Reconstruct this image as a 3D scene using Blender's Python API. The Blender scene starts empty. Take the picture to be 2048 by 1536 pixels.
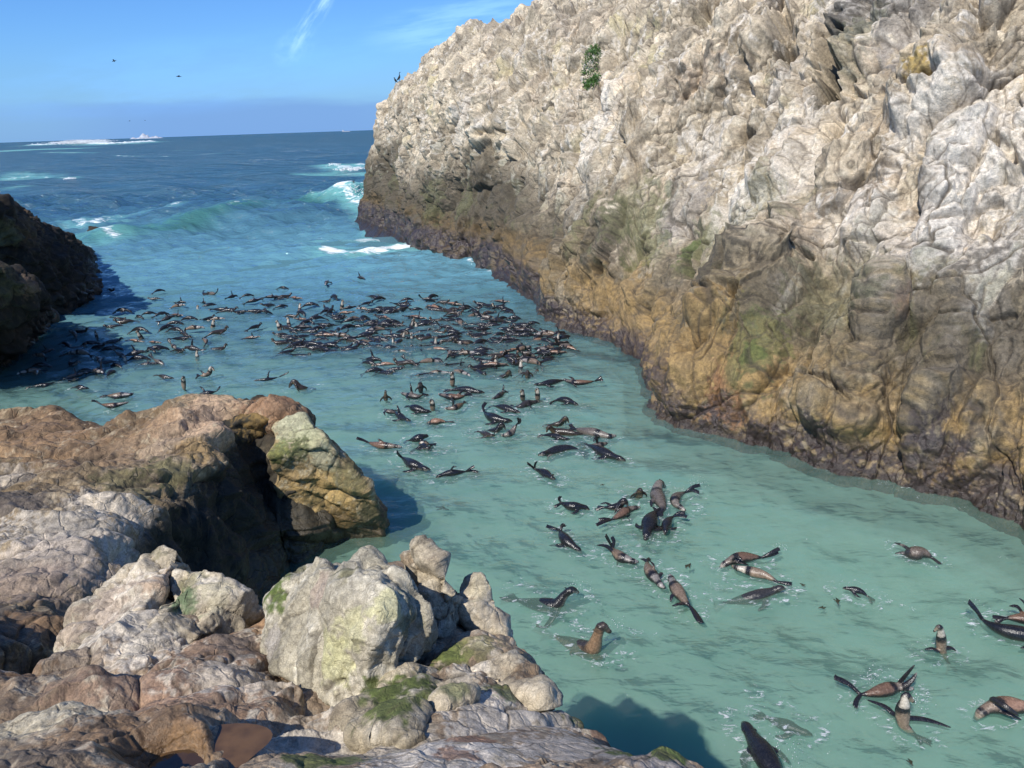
import bpy, math, random
import numpy as np
from mathutils import Vector, Matrix
R = math.radians
scene = bpy.context.scene
col = scene.collection
# ------------------------------------------------------------------ camera
PITCH, ROLL, CAMH, FPX = R(19.15), R(1.934), 8.0, 1490.0
cr, sr, cp, sp = math.cos(ROLL), math.sin(ROLL), math.cos(PITCH), math.sin(PITCH)
FWD = np.array([0, cp, -sp]); R0 = np.array([1.0, 0, 0]); U0 = np.array([0, sp, cp])
RT = cr*R0 - sr*U0; UP = sr*R0 + cr*U0
cd = bpy.data.cameras.new('camera'); cam = bpy.data.objects.new('camera', cd); col.objects.link(cam)
cam.matrix_world = Matrix(((RT[0], UP[0], -FWD[0], 0), (RT[1], UP[1], -FWD[1], 0), (RT[2], UP[2], -FWD[2], CAMH), (0, 0, 0, 1)))
cd.sensor_width = 36; cd.lens = 36*FPX/2048; cd.clip_start = 0.05; cd.clip_end = 60000
scene.camera = cam
scene.render.engine = 'CYCLES'; scene.cycles.max_bounces = 6; scene.cycles.diffuse_bounces = 3; scene.cycles.glossy_bounces = 2; scene.cycles.transparent_max_bounces = 8
# ------------------------------------------------------------------ sun, sky, exposure
SUN_AZ, SUN_EL = R(214), R(47)      # compass azimuth of the sun, clockwise from +Y: behind and to the left
sd = np.array([math.sin(SUN_AZ)*math.cos(SUN_EL), math.cos(SUN_AZ)*math.cos(SUN_EL), math.sin(SUN_EL)])
sl = bpy.data.lights.new('sun', 'SUN'); sl.energy = 5.0; sl.angle = R(0.5); sl.color = (1.0, 0.955, 0.88)
so = bpy.data.objects.new('sun', sl); col.objects.link(so)
so.rotation_euler = Vector(-sd).to_track_quat('-Z', 'Y').to_euler()
w = bpy.data.worlds.new('World'); scene.world = w; w.use_nodes = True
scene.view_settings.view_transform = 'Standard'; scene.view_settings.look = 'None'
scene.view_settings.exposure = 0.15; scene.view_settings.gamma = 1.0

def px_dir(px, py):
    d = FWD*FPX + RT*(px-1024) - UP*(py-768)
    return d/np.linalg.norm(d)
def az_of(px, py):
    d = px_dir(px, py); return math.atan2(d[0], d[1])
def PR(px, py, r):                       # world point seen at a photo pixel, r metres away horizontally
    d = px_dir(px, py); k = r/math.hypot(d[0], d[1]); return np.array([0, 0, CAMH]) + d*k
def PZ(px, py, z):                       # world point seen at a photo pixel, at height z
    d = px_dir(px, py); return np.array([0, 0, CAMH]) + d*((z-CAMH)/d[2])
def proj(p):                             # world -> photo pixel, for authoring stains and cracks on rock
    q = np.asarray(p, dtype=np.float64) - np.array([0, 0, CAMH])
    x = q@RT; y = q@UP; z = q@FWD; z = np.where(z < 0.01, 0.01, z)
    return 1024+FPX*x/z, 768-FPX*y/z

# ------------------------------------------------------------------ node helper
def N(nt, typ, **kw):
    n = nt.nodes.new(typ)
    for k, v in kw.items():
        if k in ('op',): n.operation = v
        elif k.startswith('i_'):
            key = k[2:]; key = int(key) if key.isdigit() else key.replace('_', ' ')
            if isinstance(v, bpy.types.NodeSocket): nt.links.new(v, n.inputs[key])
            else: n.inputs[key].default_value = v
        else: setattr(n, k, v)
    return n
def MA(nt, op, a, b=None, c=None, clamp=False):
    n = nt.nodes.new('ShaderNodeMath'); n.operation = op; n.use_clamp = clamp
    for i, v in enumerate((a, b, c)):
        if v is None: continue
        if isinstance(v, bpy.types.NodeSocket): nt.links.new(v, n.inputs[i])
        else: n.inputs[i].default_value = v
    return n.outputs[0]
def MR(nt, v, a, b, c=0.0, d=1.0, smooth=True):
    n = nt.nodes.new('ShaderNodeMapRange'); n.interpolation_type = 'SMOOTHSTEP' if smooth else 'LINEAR'
    nt.links.new(v, n.inputs[0])
    for i, x in zip((1, 2, 3, 4), (a, b, c, d)): n.inputs[i].default_value = x
    return n.outputs[0]
def MIX(nt, f, a, b, blend='MIX'):
    n = nt.nodes.new('ShaderNodeMix'); n.data_type = 'RGBA'; n.blend_type = blend
    for k, v in ((0, f), (6, a), (7, b)):
        if isinstance(v, bpy.types.NodeSocket): nt.links.new(v, n.inputs[k])
        else: n.inputs[k].default_value = v
    return n.outputs[2]

def build_world():
    nt = w.node_tree; nt.nodes.clear()
    out = N(nt, 'ShaderNodeOutputWorld'); bg = N(nt, 'ShaderNodeBackground'); bg.inputs[1].default_value = 0.085
    sky = N(nt, 'ShaderNodeTexSky'); sky.sky_type = 'NISHITA'; sky.sun_disc = False
    sky.sun_elevation = SUN_EL; sky.sun_rotation = SUN_AZ; sky.air_density = 1.0; sky.dust_density = 0.35; sky.ozone_density = 2.2; sky.altitude = 10
    tc = N(nt, 'ShaderNodeTexCoord'); sep = N(nt, 'ShaderNodeSeparateXYZ'); nt.links.new(tc.outputs['Generated'], sep.inputs[0])
    X, Y, Z = sep.outputs
    az = MA(nt, 'ARCTAN2', X, Y); el = MA(nt, 'ARCSINE', Z)
    def wisp(a0, e0, ang, la, lb, nsx, nsy, amp, seed):
        ca, sa = math.cos(ang), math.sin(ang)
        du = MA(nt, 'SUBTRACT', az, a0); dv = MA(nt, 'SUBTRACT', el, e0)
        p = MA(nt, 'ADD', MA(nt, 'MULTIPLY', du, ca), MA(nt, 'MULTIPLY', dv, sa))
        q = MA(nt, 'SUBTRACT', MA(nt, 'MULTIPLY', dv, ca), MA(nt, 'MULTIPLY', du, sa))
        cb = N(nt, 'ShaderNodeCombineXYZ'); nt.links.new(MA(nt, 'MULTIPLY', p, nsx), cb.inputs[0]); nt.links.new(MA(nt, 'MULTIPLY', q, nsy), cb.inputs[1]); cb.inputs[2].default_value = seed
        nz = N(nt, 'ShaderNodeTexNoise', i_Scale=1.0, i_Detail=6.0, i_Roughness=0.6); nt.links.new(cb.outputs[0], nz.inputs['Vector'])
        d = MA(nt, 'ADD', MA(nt, 'POWER', MA(nt, 'DIVIDE', p, la), 2.0), MA(nt, 'POWER', MA(nt, 'DIVIDE', q, lb), 2.0))
        m = MR(nt, d, 0.0, 1.0, 1.0, 0.0)
        n2 = MR(nt, nz.outputs[0], 0.34, 0.66)
        return MA(nt, 'MULTIPLY', MA(nt, 'MULTIPLY', m, n2), amp)
    def pos(px, py):
        d = px_dir(px, py); return math.atan2(d[0], d[1]), math.asin(d[2])
    c = sky.outputs[0]
    # warmer-grey marine layer low on the horizon
    wm = N(nt, 'ShaderNodeTexNoise', i_Scale=5.0, i_Detail=4.0); mp = N(nt, 'ShaderNodeMapping'); mp.inputs['Scale'].default_value = (1, 1, 9)
    nt.links.new(tc.outputs['Generated'], mp.inputs[0]); nt.links.new(mp.outputs[0], wm.inputs['Vector'])
    edge = MA(nt, 'ADD', el, MA(nt, 'MULTIPLY', MA(nt, 'SUBTRACT', wm.outputs[0], 0.5), 0.035))
    band = MR(nt, edge, 0.028, 0.044, 1.0, 0.0)
    a0, _ = pos(520, 240)
    lat = MR(nt, MA(nt, 'ABSOLUTE', MA(nt, 'SUBTRACT', az, a0)), 0.10, 0.26, 1.0, 0.35)
    c = MIX(nt, MR(nt, el, 0.0, 0.12, 0.62, 0.0), c, (4.0, 4.75, 5.5, 1))
    c = MIX(nt, MA(nt, 'MULTIPLY', MA(nt, 'MULTIPLY', band, lat), 0.85), c, (3.8, 4.2, 5.1, 1))
    a, e = pos(628, 34); k1 = wisp(a, e, 0.85, 0.055, 0.012, 18, 90, 0.75, 1.3)
    a, e = pos(590, 92); k2 = wisp(a, e, 0.6, 0.035, 0.02, 40, 50, 0.3, 4.1)
    a, e = pos(930, 45); k3 = wisp(a, e, 0.12, 0.14, 0.035, 10, 70, 0.42, 7.7)
    a, e = pos(450, 140); k4 = wisp(a, e, 0.1, 0.3, 0.05, 7, 30, 0.22, 2.2)
    a, e = pos(70, 225); k5 = wisp(a, e, 0.0, 0.12, 0.012, 9, 60, 0.35, 9.2)
    for k, cc in ((k4, (5.6, 8.0, 10.5, 1)), (k1, (12.5, 11.5, 9.2, 1)), (k2, (9, 9.6, 9.4, 1)), (k3, (9.5, 10, 9.0, 1)), (k5, (4.4, 5.0, 6.4, 1))):
        c = MIX(nt, k, c, cc)
    # clear blue of the upper sky
    c = MIX(nt, 1.0, c, (0.58, 1.02, 1.66, 1), 'MULTIPLY')
    nt.links.new(c, bg.inputs[0]); nt.links.new(bg.outputs[0], out.inputs[0])
build_world()

# ------------------------------------------------------------------ numpy noise
def hsh(ix, iy, iz, seed):
    h = (ix.astype(np.uint32)*np.uint32(374761393)) ^ (iy.astype(np.uint32)*np.uint32(668265263)) ^ (iz.astype(np.uint32)*np.uint32(2147483647 & 0x5bd1e995)) ^ np.uint32((seed*974711+12345) & 0xffffffff)
    h = (h ^ (h >> np.uint32(13)))*np.uint32(1274126177); h = (h ^ (h >> np.uint32(16)))*np.uint32(2246822519)
    return h ^ (h >> np.uint32(15))
from concurrent.futures import ThreadPoolExecutor
POOL = ThreadPoolExecutor(4)
def par(fn, p, *a):
    n = len(p)
    if n < 40000: return fn(p, *a)
    k = n//40000+1; out = list(POOL.map(lambda q: fn(q, *a), np.array_split(p, k)))
    return tuple(np.concatenate([o[i] for o in out]) for i in range(len(out[0]))) if isinstance(out[0], tuple) else np.concatenate(out)
def vnoise(p, seed=0): return par(_vnoise, p, seed)
def _vnoise(p, seed=0):
    i = np.floor(p).astype(np.int32); f = (p-i).astype(np.float32); u = f*f*f*(f*(f*6-15)+10)
    out = np.zeros(len(p), np.float32)
    for dx in (0, 1):
        wx = u[:, 0] if dx else 1-u[:, 0]
        for dy in (0, 1):
            wy = u[:, 1] if dy else 1-u[:, 1]
            for dz in (0, 1):
                wz = u[:, 2] if dz else 1-u[:, 2]
                h = hsh(i[:, 0]+dx, i[:, 1]+dy, i[:, 2]+dz, seed)
                gx = ((h & np.uint32(1023)).astype(np.float32)/511.5-1); gy = (((h >> np.uint32(10)) & np.uint32(1023)).astype(np.float32)/511.5-1); gz = (((h >> np.uint32(20)) & np.uint32(1023)).astype(np.float32)/511.5-1)
                out += wx*wy*wz*(gx*(f[:, 0]-dx)+gy*(f[:, 1]-dy)+gz*(f[:, 2]-dz))
    return out*1.5                       # about -1..1
def fbm(p, sc, octv=4, gain=0.5, seed=0, ridge=False):
    q = np.asarray(p, np.float32)*sc; a = 1.0; s = 0; tot = 0
    for o in range(octv):
        n = vnoise(q, seed+o*17)
        if ridge: n = 1-2*np.abs(n)
        s = s+a*n; tot += a; a *= gain; q = q*2.03+7.1
    return s/tot*(1.0 if ridge else 1.6)
def worley(p, seed=0, jit=0.42): return par(_worley, p, seed, jit)
def _worley(p, seed=0, jit=0.42):
    """nearest feature cell: F1, F2, three random numbers of the cell, offset from its point"""
    n = len(p); F1 = np.full(n, 9, np.float32); F2 = F1.copy(); ID = np.zeros(n, np.uint32); OFF = np.zeros((n, 3), np.float32)
    b = np.floor(p-0.5).astype(np.int32); p = p.astype(np.float32)
    for dx in (0, 1):
        for dy in (0, 1):
            for dz in (0, 1):
                cx, cy, cz = b[:, 0]+dx, b[:, 1]+dy, b[:, 2]+dz
                h = hsh(cx, cy, cz, seed)
                o = np.stack([p[:, 0]-(cx+0.5+((h & np.uint32(1023)).astype(np.float32)/511.5-1)*jit),
                              p[:, 1]-(cy+0.5+(((h >> np.uint32(10)) & np.uint32(1023)).astype(np.float32)/511.5-1)*jit),
                              p[:, 2]-(cz+0.5+(((h >> np.uint32(20)) & np.uint32(1023)).astype(np.float32)/511.5-1)*jit)], 1)
                d = np.sqrt((o*o).sum(1)); c = d < F1
                F2 = np.where(c, F1, np.minimum(F2, d)); F1 = np.where(c, d, F1); ID = np.where(c, h, ID); OFF[c] = o[c]
    k = ID*np.uint32(2654435761); k ^= k >> np.uint32(15)
    rnd = np.stack([(k & np.uint32(1023)).astype(np.float32)/1023, ((k >> np.uint32(10)) & np.uint32(1023)).astype(np.float32)/1023, ((k >> np.uint32(20)) & np.uint32(1023)).astype(np.float32)/1023], 1)
    return F1, F2, rnd, OFF
def sst(x, a, b):
    t = np.clip((x-a)/(b-a), 0, 1); return t*t*(3-2*t)
def planes(p, seed=0, tilt=1.0, step=0.5, sign=1, jit=0.3): return par(_planes, p, seed, tilt, step, sign, jit)
def _planes(p, seed, tilt, step, sign, jit):
    """flat tilted facets that meet in sharp grooves (sign 1) or sharp edges (sign -1): height, gap to the runner-up, random numbers of the facet"""
    n = len(p); H1 = np.full(n, -99, np.float32); H2 = H1.copy(); ID = np.zeros(n, np.uint32); b = np.floor(p-0.5).astype(np.int32); p = p.astype(np.float32)
    for dx in (0, 1):
        for dy in (0, 1):
            for dz in (0, 1):
                cx, cy, cz = b[:, 0]+dx, b[:, 1]+dy, b[:, 2]+dz; h = hsh(cx, cy, cz, seed); k = h*np.uint32(2654435761); k ^= k >> np.uint32(15)
                q = [((h >> np.uint32(s_)) & np.uint32(1023)).astype(np.float32)/511.5-1 for s_ in (0, 10, 20)]; t = [((k >> np.uint32(s_)) & np.uint32(1023)).astype(np.float32)/511.5-1 for s_ in (0, 10, 20)]
                ox = p[:, 0]-(cx+0.5+q[0]*jit); oy = p[:, 1]-(cy+0.5+q[1]*jit); oz = p[:, 2]-(cz+0.5+q[2]*jit); dd = np.sqrt(ox*ox+oy*oy+oz*oz)
                v = (t[0]*ox+t[1]*oy+t[2]*oz)*tilt+q[2]*step*.5-11*np.maximum(dd-.5, 0)**2
                c = v > H1; H2 = np.where(c, H1, np.maximum(H2, v)); H1 = np.where(c, v, H1); ID = np.where(c, k, ID)
    k = ID*np.uint32(2246822519); k ^= k >> np.uint32(13)
    rnd = np.stack([((k >> np.uint32(s_)) & np.uint32(1023)).astype(np.float32)/1023 for s_ in (0, 10, 20)], 1)
    return sign*H1, H1-H2, rnd
def facets(p, sc, seed, tilt=0.6, step=0.5, crack=0.25, cw=0.10, sign=1):
    h, e, r = planes(p*sc, seed, tilt, step, sign)
    return h-crack*(1-sst(e, 0, cw)), r, e

# ------------------------------------------------------------------ mesh helpers
def grid_faces(nu, nv, flip=False):
    a = np.arange(nu-1)[:, None]*nv + np.arange(nv-1)[None, :]; a = a.ravel()
    f = np.stack([a, a+nv, a+nv+1, a+1], 1)
    return f[:, ::-1] if flip else f
def make_mesh(name, V, F, attrs=None, smooth=True):
    me = bpy.data.meshes.new(name); k = F.shape[1]
    me.vertices.add(len(V)); me.vertices.foreach_set('co', np.ascontiguousarray(V, np.float32).ravel())
    me.loops.add(F.size); me.loops.foreach_set('vertex_index', np.ascontiguousarray(F, np.int32).ravel())
    me.polygons.add(len(F)); me.polygons.foreach_set('loop_start', np.arange(0, F.size, k, dtype=np.int32))
    me.polygons.foreach_set('loop_total', np.full(len(F), k, np.int32))
    me.update(calc_edges=True)
    if smooth: me.polygons.foreach_set('use_smooth', np.ones(len(F), bool))
    for nm, arr in (attrs or {}).items():
        set_attr(me, nm, arr)
    return me
def set_attr(me, nm, arr):
    if arr.ndim == 2:
        a = me.attributes.new(nm, 'FLOAT_COLOR', 'POINT')
        c = np.ones((len(arr), 4), np.float32); c[:, :arr.shape[1]] = arr; a.data.foreach_set('color', c.ravel())
    else:
        a = me.attributes.new(nm, 'FLOAT', 'POINT'); a.data.foreach_set('value', arr.astype(np.float32))
def link(name, me, mat=None, parent=None, label=None, cat=None, group=None, kind=None):
    o = bpy.data.objects.new(name, me); col.objects.link(o)
    if mat and not me.materials: me.materials.append(mat)
    if parent: o.parent = parent
    tag(o, label, cat, group, kind); return o
def tag(o, label=None, cat=None, group=None, kind=None):
    for k, v in (('label', label), ('category', cat), ('group', group), ('kind', kind)):
        if v: o[k] = v
def grid_normals(V, nu, nv):
    G = V.reshape(nu, nv, 3); du = np.gradient(G, axis=0); dv = np.gradient(G, axis=1)
    n = np.cross(du, dv); n /= np.linalg.norm(n, axis=2, keepdims=True)+1e-9
    return n.reshape(-1, 3)
def soften(d, nu, nv, strides):
    G = d.reshape(nu, nv).copy()
    for s_ in strides:
        for ax in (0, 1): G = (np.roll(G, s_, ax)+2*G+np.roll(G, -s_, ax))/4
    return G.ravel()
def mixc(c, m, d):
    m = np.clip(m, 0, 1)[:, None]; return c*(1-m)+np.asarray(d, np.float32)*m
def seg_dist(P, A):                      # distance from points (n,2) to a polyline, and position along it
    best = np.full(len(P), 1e9); 
    for k in range(len(A)-1):
        a, b = A[k], A[k+1]; ab = b-a; t = np.clip(((P-a)@ab)/(ab@ab), 0, 1)
        d = np.linalg.norm(P-(a+t[:, None]*ab), axis=1); best = np.minimum(best, d)
    return best

# ------------------------------------------------------------------ rock material
def rock_mat(name, grain=1.0, crack_shade=0.0, bump=0.5, rough=0.85, wetattr=True, crackscale=3.0, crack=0.3):
    m = bpy.data.materials.new(name); m.use_nodes = True; nt = m.node_tree; b = nt.nodes['Principled BSDF']
    at = N(nt, 'ShaderNodeAttribute', attribute_name='Col'); wt = N(nt, 'ShaderNodeAttribute', attribute_name='Wet')
    geo = N(nt, 'ShaderNodeNewGeometry')
    n1 = N(nt, 'ShaderNodeTexNoise', i_Scale=9.0*grain, i_Detail=9.0, i_Roughness=0.68); nt.links.new(geo.outputs['Position'], n1.inputs['Vector'])
    n2 = N(nt, 'ShaderNodeTexNoise', i_Scale=42.0*grain, i_Detail=6.0, i_Roughness=0.7); nt.links.new(geo.outputs['Position'], n2.inputs['Vector'])
    f = MA(nt, 'MULTIPLY', MR(nt, n1.outputs[0], 0.28, 0.72, 0.50, 1.48, False), MR(nt, n2.outputs[0], 0.28, 0.72, 0.58, 1.42, False))
    cc = N(nt, 'ShaderNodeCombineXYZ');
    for i in range(3): nt.links.new(f, cc.inputs[i])
    c = MIX(nt, 1.0, at.outputs['Color'], cc.outputs[0], 'MULTIPLY')
    nt.links.new(c, b.inputs['Base Color'])
    vo = N(nt, 'ShaderNodeTexVoronoi', feature='DISTANCE_TO_EDGE', i_Scale=crackscale); 
    wv = N(nt, 'ShaderNodeTexNoise', i_Scale=crackscale*1.3, i_Detail=4.0); nt.links.new(geo.outputs['Position'], wv.inputs['Vector'])
    va = N(nt, 'ShaderNodeVectorMath', operation='MULTIPLY_ADD'); nt.links.new(wv.outputs['Color'], va.inputs[0]); va.inputs[1].default_value = (0.35/crackscale*3,)*3; nt.links.new(geo.outputs['Position'], va.inputs[2])
    nt.links.new(va.outputs[0], vo.inputs['Vector'])
    ck = MR(nt, vo.outputs['Distance'], 0.0, 0.06, 0.0, 1.0)
    h = MA(nt, 'ADD', MA(nt, 'MULTIPLY', n1.outputs[0], 0.09/grain), MA(nt, 'MULTIPLY', n2.outputs[0], 0.030/grain))
    if crack_shade:                                   # shade of the finest cracks, painted as dark brown lines
        fx = MR(nt, n1.outputs[0], .40, .60); dk = MA(nt, 'MULTIPLY', MR(nt, vo.outputs['Distance'], 0.0, 0.035, crack_shade, 0.0), fx)
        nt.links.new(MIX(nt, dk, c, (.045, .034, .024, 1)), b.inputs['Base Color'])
    h = MA(nt, 'ADD', h, MA(nt, 'MULTIPLY', ck, crack*0.05/crackscale*3))
    bp = N(nt, 'ShaderNodeBump', i_Strength=bump, i_Distance=1.0, i_Height=h); nt.links.new(bp.outputs[0], b.inputs['Normal'])
    r = MR(nt, wt.outputs['Fac'], 0.0, 1.0, rough, 0.34, False)
    r = MA(nt, 'ADD', r, MA(nt, 'MULTIPLY', MA(nt, 'SUBTRACT', n1.outputs[0], 0.5), 0.5), clamp=True)
    nt.links.new(r, b.inputs['Roughness']); b.inputs['Specular IOR Level'].default_value = 0.45
    return m
# ------------------------------------------------------------------ where the near seals lie (nose first; photo x, y, height of the spine above the water)
# label, belly side (u up, d down, c towards us, s sideways), coat, girth, spine, fore flippers, hind flippers
S = []
def s(label, belly, coat, girth, spine, fore=(), hind=(), L=None): S.append((label, belly, coat, girth, spine, fore, hind, L))
s('small seal swimming with both hind flippers spread up behind it, alone in open water', 'd', 'dark', 1.15, [(1110,953,.06),(1103,949,.11),(1093,944,.06),(1080,939,.03),(1068,934,.05)], [], [[(1068,934,.05),(1062,930,.14),(1054,926,.24)],[(1069,933,.05),(1070,928,.16),(1073,923,.26)]])
s('dark seal swimming left with arched back, above the small seal with spread hind flippers', 'd', 'pale', 1.0, [(1077,904,.10),(1085,901,.15),(1098,901,.06),(1115,897,.04),(1135,892,.07),(1150,895,.02),(1160,902,-.06)], [[(1105,903,.0),(1098,912,-.05),(1094,920,-.12)]])
s('long dark seal swimming down right, nose at the surface, below the floating pair', 'd', 'dark', .9, [(1250,917,.03),(1241,912,.09),(1226,908,.07),(1208,901,.06),(1190,893,.03),(1172,889,-.05)], [[(1205,902,.03),(1196,906,-.03),(1188,914,-.12)]])
s('seal with raised round head and body trailing right, left end of the floating pair', 'd', 'brown', .85, [(1093,858,.10),(1098,854,.18),(1110,859,.06),(1130,862,.03),(1150,864,.04),(1168,868,-.04)])
s('long seal lying on its side with wet silvery flank, right end of the floating pair', 's', 'pale', 1.0, [(1230,869,.03),(1218,868,.09),(1200,864,.09),(1180,860,.09),(1162,857,.06),(1148,855,.02)], [[(1196,868,.06),(1190,876,.1),(1187,884,.03)]])
s('dark blue seal back just under the raised round head of the floating pair', 'd', 'dark', .9, [(1140,877,.0),(1130,874,.06),(1112,869,.06),(1097,867,.02),(1086,870,-.05)], [[(1105,870,.03),(1090,871,.05),(1073,874,.02)]])
s('seal holding one dark flipper straight up beside the pair of floating seals', 's', 'pale', .9, [(1215,884,.0),(1205,885,.06),(1190,888,.05),(1175,890,-.02)], [[(1196,887,.06),(1193,877,.24),(1190,868,.38)]])
s('seal with a brown cheek lifting its head away, above the pair of floating seals', 'd', 'brown', .9, [(1138,840,.12),(1131,835,.20),(1122,842,.06),(1110,848,-.03),(1096,852,-.15)])
s('dark seal swimming right with humped back and head low, alone near the cliff side', 'd', 'dark', 1.15, [(1156,806,.05),(1149,802,.10),(1139,798,.10),(1126,794,.12),(1115,797,.04),(1107,802,-.03)], [], [[(1110,799,.02),(1104,803,.03),(1099,808,.0)]])
s('seal with its hind flippers raised in a point, right of two close heads', 's', 'pale', 1.0, [(1003,869,.0),(1012,866,.07),(1023,860,.10),(1030,854,.16),(1034,848,.25)], [], [[(1034,848,.25),(1037,842,.38),(1035,835,.5)],[(1034,848,.25),(1040,843,.36),(1041,837,.45)]])
s('glossy black seal head and shoulder, left of the seal with pointed raised hind flippers', 'd', 'pale', 1.0, [(1011,853,.10),(1003,848,.20),(995,855,.07),(985,860,-.03),(972,863,-.12)])
s('low brown seal face at the surface, just below a glossy black shoulder', 'd', 'brown', .9, [(990,868,.04),(983,866,.09),(972,866,.02),(958,864,-.08)])
s('smooth black seal back with a curled tail, lying right of the bare tan rump', 'd', 'dark', 1.15, [(1023,839,.02),(1012,837,.08),(998,834,.10),(985,831,.09),(974,826,.05),(968,819,.08)], [], [[(968,819,.08),(966,812,.14),(972,805,.2)]])
s('seal standing up with a white collar, left of two upright heads', 'c', 'cream', .9, [(1040,784,.30),(1045,781,.36),(1045,790,.18),(1046,799,-.02),(1050,806,-.2)])
s('seal standing up with a dark crown, right of two upright heads', 'c', 'cream', .9, [(1070,782,.30),(1075,778,.38),(1075,789,.18),(1076,799,-.02),(1080,806,-.2)])
s('rolling seal with silver back, left of the two upright heads', 'd', 'pale', 1.1, [(1040,823,.0),(1028,818,.07),(1013,812,.10),(1000,809,.10),(988,810,.02)])
s('dark seal lying crosswise under the two upright heads', 's', 'dark', 1.1, [(1078,800,.05),(1068,800,.09),(1053,803,.10),(1040,809,.08),(1028,812,.0)], [[(1058,805,.06),(1060,812,.05),(1064,818,.0)]])
s('bare tan rump of a seal rising like a dome, dark flipper trailing right', 'u', 'tan', 1.5, [(853,852,-.2),(862,845,-.06),(871,840,.06),(882,839,.06),(893,843,-.02)], [], [[(890,841,.03),(900,842,.04),(909,844,.01)]], .8)
s('seal swimming down right with one thin flipper raised, left of the small dark back', 'd', 'dark', .9, [(821,838,.04),(815,835,.10),(806,832,.07),(797,827,.05),(789,821,.0)], [[(800,829,.06),(797,820,.2),(794,810,.32)]])
s('spotted snout and neck of a seal reaching left, above the seal with thin raised flipper', 'u', 'pale', .8, [(768,814,.09),(775,818,.09),(785,822,.04),(794,826,-.04)])
s('rounded blue black seal back, left of the round upright head', 'd', 'dark', 1.3, [(862,823,-.05),(850,820,.03),(838,815,.08),(826,811,.10),(818,811,.0)])
s('round upright seal head with pale throat, right of the rounded blue black back', 'c', 'cream', .9, [(859,805,.22),(864,801,.30),(865,810,.12),(866,819,-.04),(872,825,-.2)])
s('rolled seal with one tall narrow flipper, right of the round upright head', 's', 'rust', 1.0, [(890,814,.02),(898,813,.07),(908,812,.08),(918,809,.04),(928,804,.0)], [[(906,811,.06),(906,801,.24),(902,789,.42)]])
s('lone brown seal head standing straight up like a post, left of the floating group', 'd', 'brown', .75, [(771,780,.30),(771,784,.26),(771,792,.10),(772,800,-.05),(775,808,-.25)])
s('seal on its back with a broad flipper raised, right of the post like brown head', 'u', 'pale', 1.0, [(802,783,.05),(810,785,.07),(822,788,.06),(835,790,.06),(846,788,.0)], [[(824,787,.06),(822,776,.25),(820,764,.42)]])
s('black upright head behind the seal on its back with a broad raised flipper', 'd', 'dark', 1.0, [(836,770,.22),(841,766,.30),(841,774,.14),(842,783,-.03),(846,790,-.2)])
s('seal on its back with pink tan belly and folded silver flippers', 'u', 'rust', 1.0, [(877,785,.06),(886,787,.08),(900,790,.06),(918,791,.06),(932,787,.05)], [[(912,790,.07),(922,784,.16),(932,778,.2)],[(905,789,.07),(904,800,.06),(908,806,.0)]])
s('pair of dark flippers and back behind the pink tan belly', 'd', 'dark', 1.0, [(968,783,.0),(955,780,.07),(938,776,.09),(918,775,.07),(900,779,.0)])
s('seal bottling upright with bright white throat, top centre of the near group', 'c', 'cream', .95, [(900,751,.36),(905,746,.44),(905,756,.24),(905,767,.03),(908,775,-.2)])
s('seal raising a short flipper beside a slanting dark back, right of the crosswise backs', 's', 'dark', .95, [(983,796,.0),(990,792,.07),(1000,786,.09),(1010,781,.04)], [[(1004,783,.06),(1007,775,.18),(1007,767,.28)]])
s('slim black back leading a line of two seals near the cliff', 'd', 'dark', .9, [(1068,767,.0),(1080,765,.06),(1096,762,.07),(1112,759,.08),(1128,758,.02)])
s('seal on its back with pale pink belly and tail up, ending the line of two', 'u', 'rust', .85, [(1128,756,.06),(1138,759,.08),(1155,762,.06),(1175,761,.06),(1190,759,.06)], [[(1150,761,.07),(1144,756,.12),(1136,753,.14)]], [[(1190,759,.06),(1197,757,.12),(1203,753,.18)],[(1190,759,.06),(1198,759,.08),(1206,760,.08)]])
s('slim seal swimming left with pale face, above the bottling seal', 'd', 'pale', .85, [(830,748,.08),(838,745,.13),(850,747,.05),(866,745,.07),(880,749,.0)])
s('round head looking up right of the bottling seal', 'd', 'brown', .9, [(1022,746,.12),(1018,742,.22),(1012,749,.06),(1002,754,-.05),(990,756,-.15)])
s('round brown head nearest the line of two seals', 'd', 'brown', .9, [(1056,750,.14),(1055,743,.24),(1055,751,.08),(1054,758,-.05),(1050,764,-.2)])
s('seal on its side with pink belly and black tail raised, nearest the gold boulder', 's', 'rust', .9, [(802,891,.04),(794,888,.09),(780,888,.06),(763,887,.06),(746,884,.06),(735,881,.05)], [[(768,886,.08),(760,881,.14),(755,878,.18)]], [[(735,881,.05),(724,878,.10),(713,876,.16)]])
s('glossy seal curling its back up, top of the knot near the gold boulder', 'd', 'dark', 1.2, [(856,868,.06),(849,867,.12),(838,870,.11),(828,876,.02),(818,882,-.1)])
s('pale faced seal in the middle of the knot of three near the gold boulder', 'd', 'pale', .9, [(862,893,.06),(854,890,.13),(846,887,.08),(838,893,.0),(830,900,-.1)])
s('white chinned seal head tucked under the curling back', 'c', 'cream', .9, [(838,884,.06),(844,880,.12),(852,884,.05),(860,888,-.03)])
s('seal swimming down right with tail tip raised, below the knot of three', 'd', 'pale', 1.05, [(859,935,.05),(850,931,.13),(838,928,.09),(824,923,.10),(811,916,.06),(802,910,.06)], [[(828,926,.05),(820,930,.0),(812,934,-.08)]], [[(802,910,.06),(797,907,.14),(794,904,.22)]])
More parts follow.
